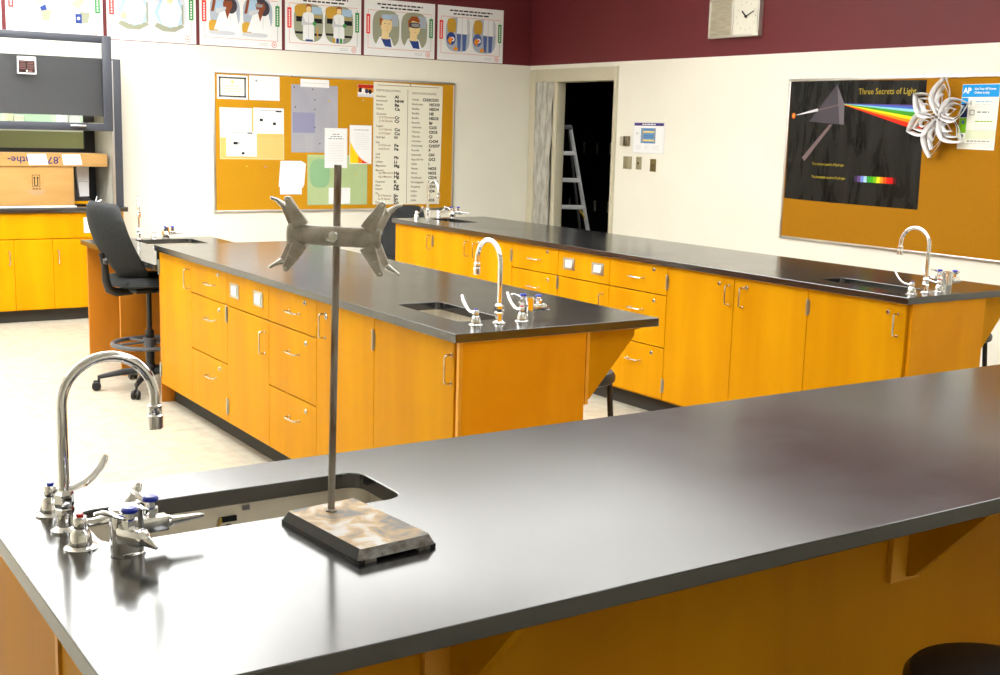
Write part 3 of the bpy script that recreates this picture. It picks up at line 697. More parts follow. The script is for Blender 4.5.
# ------------------------------------------------------------------ seats
def drafting_chair(label, loc, rz, dz=0.):
    t = thing('drafting_chair', label, 'chair', loc, rz, 'drafting chairs')      # faces +x
    # star base
    hub = MB(); hub.lathe([(.035, .085), (.045, .10), (.045, .135), (.03, .15), (.028, .155)], 20); hub.build('hub', BLACK, t)
    for k in range(5):
        a = R(159+72*k); M = RZ(a)
        l = MB(); l.tube([(.03, 0, .118), (.16, 0, .108), (.295, 0, .083)], [.024, .020, .014], 8, M=M); l.tube([(.300, 0, .092), (.300, 0, .045)], .008, 8, M=M); lg = l.build('base_leg', BLACK, t)
        c = MB(); 
        for s in (-1, 1): c.lathe([(.010, -.010), (.024, -.009), (.027, -.004), (.027, .004), (.024, .009), (.010, .010)], 16, M=M @ T(.315, s*.014, .027) @ RX(PI/2))
        c.box(.296, .332, -.006, .006, .026, .062, bev=.004, M=M); c.build('caster', BLACK, lg)
    g = MB(); g.tube([(0, 0, .14), (0, 0, .36+min(0, dz*.3))], .026, 16); g.tube([(0, 0, .36), (0, 0, .62+dz)], .015, 16); g.build('column', BLACK, t)
    f = MB(); Rr = .215; P = [(Rr*math.cos(2*PI*k/40), Rr*math.sin(2*PI*k/40), .280) for k in range(41)]
    f.tube(P, .016, 10, caps=False, flat=.8)
    for k in range(5):
        a = 2*PI*k/5+.5; f.tube([(.03*math.cos(a), .03*math.sin(a), .288), (Rr*math.cos(a), Rr*math.sin(a), .280)], .013, 8, flat=.6)
    f.lathe([(.038, .265), (.042, .27), (.042, .31), (.036, .315)], 20)
    if dz == 0: f.build('foot_ring', plain('grey foot ring', (.085, .085, .09), .4), t)
    def pad(fn, nu, nv, name, mat, par=t):
        m = MB(); V = []; F = []
        for side in (0, 1):
            for j in range(nv+1):
                for i in range(nu+1): V.append(fn(i/nu, j/nv, side))
        q = (nu+1)*(nv+1)
        for j in range(nv):
            for i in range(nu):
                a = j*(nu+1)+i; F.append((a, a+1, a+nu+2, a+nu+1)); F.append((q+a, q+a+nu+1, q+a+nu+2, q+a+1))
        for i in range(nu):
            F.append((i, q+i, q+i+1, i+1)); a = nv*(nu+1)+i; F.append((a, a+1, q+a+1, q+a))
        for j in range(nv):
            a = j*(nu+1); F.append((a, a+nu+1, q+a+nu+1, q+a)); a += nu; F.append((a, q+a, q+a+nu+1, a+nu+1))
        m.add(V, F, 0, True); return m.build(name, mat, par, sharp=80)
    def sq(u): return 2*u-1
    def seatf(u, v, s):
        x, y = sq(u), sq(v); k = (1-abs(x)**6*.35*abs(y)**2); e = max(abs(x), abs(y)); th = math.sqrt(max(0, 1-e**6))
        z = .645+(.050*th if s else -.012*th)+.012*y*y-.022*max(0, x)**3
        rx = .235*(1-.16*y*y*(abs(x) if abs(x) > .5 else .5)); ry = .24*(1-.16*x*x)
        return (x*rx, y*ry*k, z+dz)
    pad(seatf, 14, 14, 'seat', FABRIC)
    pan = MB(); pan.box(-.13, .13, -.12, .12, .600, .632, bev=.012); pan.tube([(.0, -.10, .61), (.03, -.22, .606)], .006, 8); pan.build('seat_mechanism', BLACK, t).location.z = dz
    def backf(u, v, s):
        y, z = sq(u), sq(v); e = max(abs(y), abs(z)); th = math.sqrt(max(0, 1-e**5))
        w = .235*(1-.10*z*z-.14*z**4-.14*max(0, -z)**2)*(1-.10*y*y*z*z)
        zz = .905+.240*z*(1-.07*y*y)
        lean = -.135-.20*((z+1)/2)**1.1-.05*math.cos(z*1.6)+.09*y*y
        return (lean+(.045*th if s else -.028*th), y*w, zz+dz)
    bk = pad(backf, 14, 16, 'backrest', FABRIC)
    kn = MB(); kn.lathe([(.018, 0), (.020, .008), (.014, .022), (0, .023)], 12, M=T(-.285, -.09, .80) @ RY(-PI/2)); kn.build('adjuster_knob', BLACK, bk).location.z = dz
    br = MB(); br.tube([(-.10, 0, .607), (-.20, 0, .603), (-.245, 0, .622), (-.262, 0, .68), (-.265, 0, .76), (-.285, 0, .84)], [.016, .016, .016, .015, .013, .010], 10, flat=1.6); br.build('back_support', BLACK, t).location.z = dz
    return t
ch = drafting_chair('black drafting chair with foot ring in the knee space of the low worktop', (2.215, 7.195, 0), R(6))
drafting_chair('black swivel chair mostly hidden behind the far left end of the back bench', (5.02, 9.42, 0), R(200), -.22)

def stool(label, loc, rz, zt=.62, r=.175):
    t = thing('lab_stool', label, 'stool', loc, rz, 'black round stools')
    s = MB(); s.lathe([(0, zt-.05), (r-.012, zt-.05), (r-.003, zt-.044), (r, zt-.030), (r-.001, zt-.018), (r-.012, zt-.004), (r-.035, zt), (0, zt)], 40); s.build('seat', VINYL, t)
    for k in range(4):
        a = R(45+90*k); l = MB(); l.tube([(.150*math.cos(a), .150*math.sin(a), zt-.045), (.19*math.cos(a), .19*math.sin(a), .012)], .0125, 10)
        l.lathe([(.016, 0), (.016, .014), (.013, .02)], 12, M=T(.19*math.cos(a), .19*math.sin(a), 0)); l.build('leg', BLACK, t)
    f = MB(); rr = .176; P = [(rr*math.cos(2*PI*k/36), rr*math.sin(2*PI*k/36), .20) for k in range(37)]; f.tube(P, .008, 8, caps=False); f.build('foot_ring', BLACK, t)
    return t
st = stool('round black stool in the lower right corner before the front bench', (1.985, 1.262, 0), R(10))
copy_tree(st, (3.045, 4.03, 0), R(-78), 'round black stool tucked under the right side of the middle bench')
copy_tree(st, (5.60, 4.015, 0), R(-78), 'round black stool at the far side of the back bench, right picture edge')

# ------------------------------------------------------------------ fume hood on the back wall
def hood():
    FH = Frame(2.875, 9.965, R(90))     # local -x looks to the room, local y runs to -x of the room
    cb = [('apron', 0, 1.9, .665, .868, ())]
    xs = [.0, .566, .860, 1.3, 1.9]
    t = thing('hood_cabinet', 'wooden base cabinet under the fume hood with small doors', 'cabinet', FH(0, 0), FH.a)
    b = MB(); b.box(FT, .27, 0, 1.9, .1, .868, 0); b.build('carcass', WOOD, t)
    k = MB(); k.box(.075, .27, 0, 1.9, 0, .1); k.build('toe_kick', RUBBER, t)
    d = front(.001, 1.899, .667, .866).build('apron_panel', WOOD, t)
    sp = MB(); sp.box(-.004, 0, .255, .320, .705, .828, bev=.002); pl = sp.build('outlet_plate', WHITE, d)
    q = MB()
    for z in (.745, .785): q.box(-.0055, -.0035, .279, .296, z-.012, z+.012, bev=.001)
    q.build('outlet_face', plain('ivory outlet', (.7, .68, .6), .5), pl)
    for ya, yb, hy in ((.001, .565, .525), (.567, .858, None), (.860, 1.30, .895), (1.302, 1.898, 1.34)):
        dd = front(ya, yb, .105, .660).build('door', WOOD, t)
        if hy: pull_v(.468, .570, hy).build('handle', NICKEL, dd)
    # counter
    m = MB(); m.box(.93, 2.905, 9.938, 10.24, .872, .910, 0, bev=.003); o = m.build('worktop', EPOXY); tag(o, 'black worktop strip along the front of the fume hood', 'worktop')
    h = thing('fume_hood', 'slate grey fume hood built into the back wall with a raised glass sash', 'fume hood', (1.9, 9.97, .91))
    X = lambda x: x-1.9
    Zl = lambda z: z-.91
    def B(m, x0, x1, y0, y1, z0, z1, mi=0, bev=0): m.box(X(x0), X(x1), y0-9.97, y1-9.97, Zl(z0), Zl(z1), mi, bev)
    m = MB(); B(m, 2.812, 2.882, 9.97, 10.26, .911, 2.083, 0, .004); m.build('side_post', SLATE, h)
    m = MB(); B(m, .93, 1.0, 9.97, 10.26, .911, 2.083, 0, .004); m.build('side_post', SLATE, h)
    m = MB(); B(m, 1.0, 2.812, 9.985, 10.02, 1.633, 2.083); m.build('upper_panel', SLATED, h)
    m = MB(); B(m, 2.795, 2.815, 9.955, 9.975, .92, 2.07)
    for z in (1.35, 1.0, 1.6, 1.75, 1.9): B(m, 2.80, 2.808, 9.950, 9.957, z, z+.008)
    m.build('sash_track', ALU, h)
    m = MB()
    B(m, 2.80, 2.825, 10.0, 10.52, .911, 2.06); B(m, .97, 1.0, 10.0, 10.52, .911, 2.06); B(m, 1.0, 2.80, 10.02, 10.52, 2.03, 2.06); B(m, .97, 2.825, 10.26, 10.52, .88, .911)
    m.build('inner_liner', LINER, h)
    m = MB(); B(m, 2.715, 2.80, 10.49, 10.52, .911, 2.03, 0); B(m, 1.0, 2.715, 10.49, 10.52, .911, 1.362, 0); B(m, 1.0, 2.715, 10.49, 10.52, 1.95, 2.03, 0); m.build('rear_frame', plain('black rear frame', (.012, .012, .014), .5), h)
    m = MB(); B(m, 1.0, 2.715, 10.50, 10.504, 1.362, 1.95); m.build('rear_glass', GLASS, h)
    s = MB(); 
    B(s, 2.725, 2.797, 9.915, 9.945, 1.515, 2.256, 0, .006); B(s, 1.0, 1.07, 9.915, 9.945, 1.515, 2.256, 0, .006); B(s, 1.03, 2.77, 9.917, 9.943, 2.197, 2.255, 0, .005); B(s, 1.03, 2.77, 9.917, 9.943, 1.515, 1.577, 0, .005)
    sa = s.build('sash_frame', SLATE, h)
    g = MB(); B(g, 1.07, 2.725, 9.928, 9.933, 1.57, 2.2); g.build('sash_glass', GLASS, sa)
    hd = MB(); B(hd, 2.462, 2.583, 9.905, 9.917, 1.545, 1.560, 0, .004); B(hd, 2.462, 2.583, 9.895, 9.910, 1.531, 1.546, 1, .003); hd.build('sash_pull', [BRIGHT, BLACK], sa)
    hs = MB(); B(hs, 2.60, 2.722, 9.912, 9.918, 1.574, 1.578); hs.build('edge_trim', ALU, sa)
    # warning sticker on the glass
    S = Sheet(.138, .130, PAPER, .0006); DK = ink('dark brown', 45, 28, 24); PK = ink('dusty pink', 150, 110, 105)
    S.rect(-.060, .060, -.056, .036, DK); S.up()
    for k in range(5):
        S.dashes(-.054, -.006, .026-k*.013, .0035, PK, k); S.dashes(.004, .052, .026-k*.013, .0035, PK, k+20)
    S.rect(-.006, -.002, -.056, .036, K); S.ell(.0, -.042, .007, .007, PAPER); S.dashes(.012, .05, -.043, .007, PK, 5); S.dashes(-.04, .05, .052, .007, GY, 9)
    S.build('warning_sticker', sa, (X(2.155), 9.927-9.97, Zl(2.000)))
hood()

def hood_contents():
    # stainless tray along the front edge
    m = MB(); m.box(1.0, 2.50, 9.945, 10.02, .911, .922, bev=.003); o = m.build('tray', plain('white tray', (.82, .82, .80), .35)); tag(o, 'thin white tray lying along the front edge of the fume hood worktop', 'tray')
    # big carton
    t = thing('cardboard_box', 'large brown cardboard carton with black handling marks inside the fume hood', 'box', (1.93, 10.03, .911))
    m = MB(); m.box(-.90, .575, 0, .40, 0, .318, bev=.003); m.build('carton', CARD, t)
    S = Sheet(.12, .16, CARD, .0004)
    S.frame(-.030, .030, -.028, .068, .004, K)
    for x in (-.012, .012): S.rect(x-.004, x+.004, -.012, .052, K); S.poly([(x-.010, .040), (x+.010, .040), (x, .056)], K)
    S.rect(-.016, .016, -.018, -.012, K); S.rect(-.028, -.012, -.047, -.038, K); S.dashes(-.008, .032, -.0425, .008, K, 3)
    for k in range(4): S.dashes(-.075+.012*k, .075-.012*k, -.058-.009*k, .0028, GY, 40+k)
    S.build('handling_mark', t, (.285, -.0005, .185))
    # long flat carton on top with upside-down print
    t = thing('cardboard_box', 'long flat cardboard box with upside-down printing lying on top of the big carton', 'box', (1.93, 10.02, 1.230))
    m = MB(); m.box(-.85, .840, 0, .30, 0, .102, bev=.002); m.build('carton', CARD, t)
    S = Sheet(.9, .095, CARD, .0004); NV = ink('navy', 40, 40, 95)
    S.text('athe-', .245, .0, .075, NV, 'LEFT', .012, PI, 1.1); S.text('.87', .478, .0, .078, NV, 'LEFT', .012, PI, 1.1)
    S2 = S; S.build('printed_side', t, (.09-.09, -.0006, .052))
    for (u, w, h, nm, code) in ((.298, .150, .088, 0, False), (.560, .150, .085, 1, True)):
        L = Sheet(w, h, PAPER, .0006, [(-w/2+.012, -h/2), (w/2+.006, -h/2+.004), (w/2-.010, h/2), (-w/2, h/2-.003)])
        if code:
            rg = random.Random(4); x = -.045
            while x < .04:
                q = rg.uniform(.002, .006); L.rect(x, x+q, .012, .034, GY); x += q+rg.uniform(.002, .006)
            L.rect(-.004, .002, -.020, .010, GY); L.dashes(-.04, .05, -.028, .004, LG, 2)
        else: L.dashes(-.02, .05, .020, .003, LG, 6)
        L.build('shipping_label', t, (u, -.0016, .054))
    # white carton and black tray at the right
    t = thing('paper_carton', 'narrow white paper carton standing behind the boxes at the right of the hood', 'carton', (2.63, 10.24, .98))
    m = MB(); m.add([(-.055, 0, .29), (.050, 0, .29), (.050, .06, .29), (-.055, .06, .29), (-.030, 0, 0), (.045, 0, 0), (.045, .06, 0), (-.030, .06, 0)], [(0, 1, 2, 3), (4, 5, 6, 7), (0, 1, 5, 4), (1, 2, 6, 5), (2, 3, 7, 6), (3, 0, 4, 7)]); m.build('carton', PAPER, t)
    l = MB(); l.box(-.044, .050, -.002, .0, .118, .124); l.build('fold_line', LG, t)
    t = thing('plastic_bin', 'black plastic bin standing in the fume hood right of the cardboard carton', 'bin', (2.60, 10.20, .911))
    m = MB(); m.add([(-.08, -.03, .22), (-.055, -.03, .22), (-.03, -.03, .07), (.075, -.03, .055), (.075, -.03, 0), (-.08, -.03, 0)]+[(-.08, .16, .22), (-.055, .16, .22), (-.03, .16, .07), (.075, .16, .055), (.075, .16, 0), (-.08, .16, 0)], [(0, 1, 2, 3, 4, 5), (11, 10, 9, 8, 7, 6)]+[(i, (i+1) % 6, 6+(i+1) % 6, 6+i) for i in range(6)]); bevel_mod(m.build('shell', BLACK, t), .004)
    w = MB(); w.box(-.06, .06, -.036, -.031, .012, .036, bev=.001); w.build('wood_strip', WOOD, t)
    t = thing('clamp_holder', 'tangled chrome clamp holder lying at the right of the fume hood worktop', 'clamp', (2.665, 10.06, .911))
    m = MB(); m.tube([(-.06, 0, .012), (.02, .01, .03), (.06, 0, .05)], .006, 8); m.tube([(0, -.02, .01), (.03, .02, .075)], .004, 8); m.build('arm', CHROME, t)
    m = MB(); m.lathe([(.018, 0), (.018, .012), (.01, .02), (.01, .03)], 12); m.tube([(-.02, -.01, .008), (.045, -.02, .012)], .007, 8); m.build('boss', NICKEL, t)
hood_contents()

def prep_room():
    OL = plain('olive counter front', (.30, .29, .10), .5); WH = plain('white shelf', (.85, .85, .75), .5)
    t = thing('prep_counter', 'olive-fronted counter with pale top seen through the rear window of the fume hood', 'counter', (1.9, 11.7, 0))
    m = MB(); m.box(-1.6, 1.6, 0, .02, 0, 1.485); m.build('front_panel', OL, t)
    m = MB(); m.box(-1.6, 1.6, -.02, .6, 1.485, 1.505); m.build('top', WH, t)
    zt = 1.506
    for k, (x, w, h, c) in enumerate(((2.41, .05, .22, (.9, .9, .6)), (2.485, .085, .115, (.88, .87, .70)), (2.89, .06, .17, (.9, .9, .88)), (2.985, .10, .14, (.85, .86, .85)), (2.26, .08, .10, (.7, .7, .65)))):
        t = thing('storage_box', ('tall cream box on the prep counter behind the hood window', 'low cream box on the prep counter beside the tall cream box', 'white box on the prep counter right of the green garland', 'white box at the right end of the prep counter behind the hood', 'pale grey box at the left on the prep counter')[k], 'box', (x, 11.85, zt), 0, 'boxes on the prep counter')
        m = MB(); m.box(-w/2, w/2, 0, .2, 0, h*.88, bev=.004); m.build('body', plain('prep box %d' % k, c, .6), t)
        m = MB(); m.box(-w/2-.004, w/2+.004, -.004, .204, h*.88, h, bev=.003); m.build('lid', plain('prep box lid %d' % k, tuple(.9*q for q in c), .6), t)
    for k in range(4):
        t = thing('reagent_bottle', 'small dark bottle standing on the prep counter behind the hood window', 'bottle', (2.305+.026*k, 11.76, zt), 0, 'dark bottles on the prep counter')
        m = MB(); m.lathe([(.010, 0), (.010, .035), (.005, .042), (.005, .050)], 12); m.build('glass', plain('brown bottle', (.05, .03, .015), .2), t)
        m = MB(); m.lathe([(.006, .050), (.006, .058), (0, .059)], 12); m.build('cap', BLACK, t)
    m = MB(); rg = random.Random(9)
    for k in range(160):
        x = rg.uniform(-.20, .20); c = (x, rg.uniform(-.01, .03), rg.uniform(.0, .03)); a = rg.uniform(0, 6.3); q = rg.uniform(.01, .022)
        m.add([c, (c[0]+q*math.cos(a), c[1]-.004, c[2]+q*math.sin(a)*.6+.006), (c[0]+q*.6*math.cos(a+.9), c[1]-.006, c[2]+q*.6*math.sin(a+.9)+.006)], [(0, 1, 2)])
    o = m.build('garland', plain('garland green', (.03, .16, .03), .6), None, (2.62, 11.70, zt)); tag(o, 'thin green garland along the prep counter edge behind the hood window', 'garland', kind='stuff')
    t = thing('storage_bin', 'translucent green bin at the back of the prep counter behind the hood window', 'bin', (2.69, 12.0, zt))
    m = MB(); m.box(-.12, .12, 0, .3, 0, .20, bev=.01); m.build('body', plain('pale green bin', (.42, .58, .42), .4), t); m = MB(); m.box(-.125, .125, -.01, .31, .20, .225, bev=.006); m.build('lid', plain('grey green lid', (.35, .45, .35), .4), t)
prep_room()

# ------------------------------------------------------------------ boards, papers and posters
def on_back(x, z): return (x, YB, z)
def on_right(y, z): return (XR, y, z)
RB, RR = 0., R(-90)
def corkboard(label, w, h, loc, rz, th=.016, mat=CORK):
    t = thing('cork_board', label, 'notice board', loc, rz, 'cork boards')
    m = MB(); m.box(-w/2+.01, w/2-.01, -.010, 0, -h/2+.01, h/2-.01); m.build('cork', mat, t)
    f = MB(); b = .020
    f.box(-w/2, w/2, -th, 0, -h/2, -h/2+b, bev=.002); f.box(-w/2, w/2, -th, 0, h/2-b, h/2, bev=.002); f.box(-w/2, -w/2+b, -th, 0, -h/2+b, h/2-b, bev=.002); f.box(w/2-b, w/2, -th, 0, -h/2+b, h/2-b, bev=.002)
    f.build('frame', ALU, t); return t
corkboard('cork notice board on the back wall covered with papers and an ion chart', 2.428, 1.217, on_back(4.954, 1.438), RB)
corkboard('cork notice board on the right wall with a black light poster', 2.44, 1.215, on_right(5.51, 1.446), RR, mat=CORK2)
YC = YB-.0102; XC = XR-.0102
def put(S, name, label, cat, u0, u1, z0, z1, group=None, wall='b', lift=0., tilt=0.):
    c, z = (u0+u1)/2, (z0+z1)/2
    o = S.build(name, None, (c, YC-lift, z) if wall == 'b' else (XC-lift, c, z), RB if wall == 'b' else RR)
    if tilt: o.rotation_euler = (0, tilt, 0) if wall == 'b' else (tilt*0, 0, RR)
    tag(o, label, cat, group); return o
G = 'papers on the back cork board'
def back_papers():
    CRM = ink('cream paper', 250, 248, 225); YL = ink('pale yellow print', 225, 215, 140)
    S = Sheet(.279, .205, PAPER)
    S.rect(-.124, .124, -.088, .088, K); S.up(); S.rect(-.108, .108, -.072, .072, CRM); S.up()
    for k in range(24): S.rect(-.116+k*.0098, -.112+k*.0098, .082, .089, PAPER); S.rect(-.116+k*.0098, -.112+k*.0098, -.089, -.082, PAPER)
    for k in range(15): S.rect(-.125, -.119, -.072+k*.0098, -.068+k*.0098, PAPER); S.rect(.119, .125, -.072+k*.0098, -.068+k*.0098, PAPER)
    S.ell(0, .045, .014, .014, YL); S.dashes(-.06, .06, .012, .006, YL, 1); S.dashes(-.08, .08, -.015, .005, YL, 2); S.dashes(-.08, .08, -.035, .005, YL, 3)
    put(S, 'certificate', 'framed certificate with black border in the top left corner of the back cork board', 'certificate', 3.779, 4.058, 1.810, 2.015, G)
    S = Sheet(.283, .21, PAPER); S.ell(-.075, .062, .010, .010, GY); S.dashes(-.04, .03, .066, .006, LG, 4); S.dashes(-.09, .06, .018, .004, LG, 5); S.dashes(-.09, .07, -.006, .004, LG, 6)
    put(S, 'paper_sheet', 'white sheet pinned right of the bordered certificate', 'paper', 4.071, 4.354, 1.812, 2.018, G)
    OR = ink('peach paper', 250, 190, 110)
    S = Sheet(.60, .446, OR); S.frame(-.295, .295, -.218, .218, .006, ink('pale peach', 255, 215, 160))
    for k in range(12): S.rect(.04, .28, -.20+k*.015, -.198+k*.015, ink('pale peach', 255, 215, 160))
    put(S, 'backing_sheet', 'large peach backing sheet holding three white papers', 'paper', 3.797, 4.397, 1.293, 1.739, G)
    S = Sheet(.290, .257, PAPER); S.dashes(-.07, .08, .075, .004, LG, 8); S.dashes(-.10, .10, .01, .003, LG, 9); S.dashes(-.10, .10, -.05, .003, LG, 10)
    put(S, 'paper_sheet', 'nearly blank white sheet at the top left of the peach backing', 'paper', 3.801, 4.091, 1.481, 1.738, G, lift=.002)
    S = Sheet(.284, .224, PAPER); S.rect(-.115, -.108, .088, .096, GY); S.dashes(-.085, .12, .090, .006, GY, 11); S.rect(.065, .122, .078, .090, K); S.rect(-.085, -.055, -.005, .018, K); S.rect(.04, .068, -.035, -.012, K); S.dashes(.0, .08, -.088, .003, LG, 12)
    put(S, 'paper_sheet', 'white sheet with two black squares at the top right of the peach backing', 'paper', 4.107, 4.393, 1.521, 1.745, G, lift=.002)
    S = Sheet(.281, .215, PAPER); S.rect(-.125, -.118, .094, .102, GY); S.dashes(-.085, .09, .096, .006, GY, 13); S.rect(.055, .100, .090, .101, K); S.rect(-.075, -.035, -.005, .018, K); S.rect(-.03, -.018, .0, .016, GY); S.rect(.0, .026, -.09, -.070, K)
    put(S, 'paper_sheet', 'white sheet with dark blocks at the lower left of the peach backing', 'paper', 3.855, 4.136, 1.320, 1.535, G, lift=.004)
    S = Sheet(.27, .24, PAPER, .002, [(-.13, -.105), (.105, -.115), (.118, -.085), (.135, .10), (.09, .125), (-.11, .125)])
    put(S, 'paper_stack', 'front sheet of the loose white paper stack left of the green sheet', 'paper', 4.332, 4.610, 1.040, 1.280, G, lift=.003)
    S = Sheet(.225, .17, PAPER, .002, [(-.105, -.085), (.105, -.085), (.108, .085), (-.108, .085)])
    put(S, 'paper_stack', 'rear sheet peeping out below the loose white paper stack', 'paper', 4.349, 4.573, .985, 1.155, G)
    # grey film
    GF = noisy('grey violet film', (.33, .33, .40), (.42, .42, .46), (6, 2, 2), (.3, .4), lo=.3, hi=.7); GF2 = plain('violet film patch', (.27, .27, .42), .35)
    S = Sheet(.456, .60, GF); S.rect(-.215, .0, -.125, .055, GF2); S.up()
    for x, z in ((-.20, .275), (-.02, .262), (-.19, .10), (0, .085), (0, -.075), (.05, -.22), (.0, .17)): S.ell(x, z, .006, .006, K, 10)
    S.ell(.14, .165, .010, .010, ink('gold', 205, 180, 80), 10)
    put(S, 'plastic_sleeve', 'grey violet plastic sheet pinned at the middle top of the back cork board', 'plastic sheet', 4.466, 4.922, 1.362, 1.962, G)
    S = Sheet(.28, .070, PAPER); S.dashes(-.12, .12, .0, .006, LG, 15); put(S, 'paper_strip', 'narrow white strip pinned across the top of the grey plastic sheet', 'paper', 4.554, 4.834, 1.943, 2.013, G, lift=.002)
    GR = noisy('green map paper', (.38, .50, .22), (.46, .56, .30), (4, 4, 4), (.6, .7), lo=.3, hi=.7); GD = plain('darker green patch', (.26, .47, .25), .6)
    S = Sheet(.606, .455, GR); S.blob(-.18, .06, .10, .13, GD, 3); S.rect(-.30, .30, .215, .222, ink('pale green', 190, 205, 140)); S.up(); S.ell(.18, .05, .010, .008, ink('gold', 205, 180, 80), 10)
    put(S, 'paper_sheet', 'large green sheet at the bottom of the back cork board behind the stand rod', 'paper', 4.622, 5.228, .887, 1.342, G)
    S = Sheet(.218, .148, PAPER); S.dashes(-.07, .02, .05, .004, LG, 17); S.dashes(.02, .08, .055, .004, LG, 18)
    put(S, 'paper_sheet', 'small white card on the green sheet', 'paper', 4.834, 5.052, .896, 1.044, G, lift=.002)
    S = Sheet(.227, .36, PAPER); S.frame(-.106, .106, -.172, .172, .002, LG); S.dashes(-.035, .035, .125, .008, GY, 20); S.dashes(-.055, .06, .105, .008, GY, 21); S.dashes(-.075, .075, .085, .008, GY, 22); S.dashes(-.07, -.01, .155, .004, LG, 7)
    for k in range(13): S.dashes(-.08, .08, .055-k*.015, .004, LG, 30+k)
    put(S, 'notice_sheet', 'white typed notice with a thin border just above the stand rod', 'paper', 4.791, 5.018, 1.225, 1.585, G, lift=.003)
    S = Sheet(.226, .354, PAPER); YF, OF, RF = ink('flyer yellow', 250, 205, 20), ink('flyer orange', 245, 130, 20), ink('flyer red', 225, 50, 25)
    C = [(-.108+.21*(k/10), -.170+.20*(1-k/10)**2) for k in range(11)]
    for k in range(10):
        a, b = C[k], C[k+1]; S.poly([(a[0], -.170), (b[0], -.170), (b[0], b[1]+.0001), (a[0], a[1])], YF if k < 4 else OF if k < 6 else RF)
    S.dashes(-.07, .08, .135, .006, GY, 50)
    for k in range(8): S.dashes(-.06, .09, .10-k*.02, .003, LG, 51+k)
    put(S, 'flyer', 'white flyer with a yellow to red curved corner left of the ion chart', 'flyer', 5.042, 5.268, 1.263, 1.617, G, lift=.004)
    S = Sheet(.162, .112, PAPER); S.rect(-.08, .08, .025, .055, ink('photo red', 190, 40, 20)); S.rect(-.08, .08, -.015, .025, ink('photo orange', 215, 130, 40)); S.up()
    for k, (x, c) in enumerate(((-.055, K), (-.025, PAPER), (.01, ink('photo navy', 45, 50, 90)), (.045, K))): S.ell(x, .005-.004*k, .018, .022, c, 10)
    S.rect(-.08, .08, -.055, -.030, ink('photo grey', 215, 215, 225))
    put(S, 'photograph', 'small colour photograph left of the top of the ion chart', 'photograph', 5.124, 5.286, 1.877, 1.989, G)
    # ion chart
    CH = noisy('cream chart paper', (.78, .75, .61), (.82, .79, .66), (3, 3, 3), (.6, .7)); IN = ink('chart ink', 32, 26, 14); IB = ink('chart brown', 95, 72, 30); IR = ink('chart rust', 140, 95, 40)
    w, h = .745, 1.135; S = Sheet(w, h, CH, .0012, [(-w/2, -h/2+.002), (w/2-.022, -h/2), (w/2-.012, -.2), (w/2-.002, h/2-.012), (-w/2, h/2)])
    S.rect(-.013, -.009, -h/2+.008, h/2-.055, IB)
    S.dashes(-.33, .33, h/2-.028, .006, IR, 60)
    S.text('POSITIVE IONS (CATIONS)', -.345, h/2-.077, .027, IB, bold=.004, sx=.80); S.text('NEGATIVE IONS (ANIONS)', .035, h/2-.090, .027, IB, bold=.004, sx=.82)
    left = [('Aluminum', 'Al', 0), ('Ammonium', 'NH\u2084', 0), ('Barium', 'Ba', 0), ('Calcium', 'Ca', 0), ('Chromium', '', 0), ('Cr II Chromous', 'Cr', 1), ('Cr III Chromic', 'Cr', 1), ('Copper', '', 0), ('Cu I Cuprous', 'Cu', 1), ('Cu II Cupric', 'Cu', 1), ('Hydrogen', 'H', 0), ('Iron', '', 0), ('Fe II Ferrous', 'Fe', 1), ('Fe III Ferric', 'Fe', 1), ('Lead', '', 0), ('Pb II', 'Pb', 0), ('Lithium', 'Li', 0), ('Magnesium', 'Mg', 0), ('Mercury', '', 0), ('Hg I Mercurous', 'Hg', 1), ('Hg II Mercuric', 'Hg', 1), ('Potassium', 'K', 0), ('Silver', 'Ag', 0), ('Sodium', 'Na', 0), ('Tin', '', 0), ('Sn II Stannous', 'Sn', 1), ('Sn IV Stannic', 'Sn', 1), ('Zinc', 'Zn', 0)]
    zs = [.437, .398, .362, .325, .276, .245, .212, .165, .135, .098, .062, .015, -.012, -.047, -.093, -.127, -.166, -.203, -.246, -.270, -.306, -.352, -.387, -.420, -.462, -.483, -.515, -.547]
    for (n, fm, ind), z in zip(left, zs):
        S.text(n, -.345+.03*ind, z, .028, IR if ind else IB, bold=.012, sx=.88)
        if fm: S.text(fm.replace('\u2084', '4'), -.150, z-.002, .038, IN, bold=.045, sx=1.25)
    right = [('Acetate', 'CH3COO'), ('Bicarbonate', 'HCO3'), ('Bisulfate', 'HSO4'), ('Bisulfide', 'HS'), ('Bisulfite', 'HSO3'), ('Bromide', 'Br'), ('Carbonate', 'CO3'), ('Chlorate', 'ClO3'), ('Chloride', 'Cl'), ('Chromate', 'CrO4'), ('Dichromate', 'Cr2O7'), ('Fluoride', 'F'), ('Hydroxide', 'OH'), ('Hypochlorite', 'OCl'), ('Iodide', 'I'), ('Nitrate', 'NO3'), ('Nitrite', 'NO2'), ('Perchlorate', 'ClO4'), ('Permanganate', 'MnO4'), ('Phosphate', 'PO4'), ('Sulfate', 'SO4'), ('Sulfide', 'S'), ('Sulfite', 'SO3')]
    for k, (n, fm) in enumerate(right):
        z = .420-k*(.420+.530)/22; S.text(n, .035, z, .028, IB, bold=.012, sx=.88)
        S.text(fm, .225 if fm != 'CH3COO' else .150, z-.001, .037, IN, bold=.045, sx=1.12)
    put(S, 'ion_chart', 'tall cream chart listing ion names and formulas on the back cork board', 'chart', 5.287, 6.032, .884, 2.019)
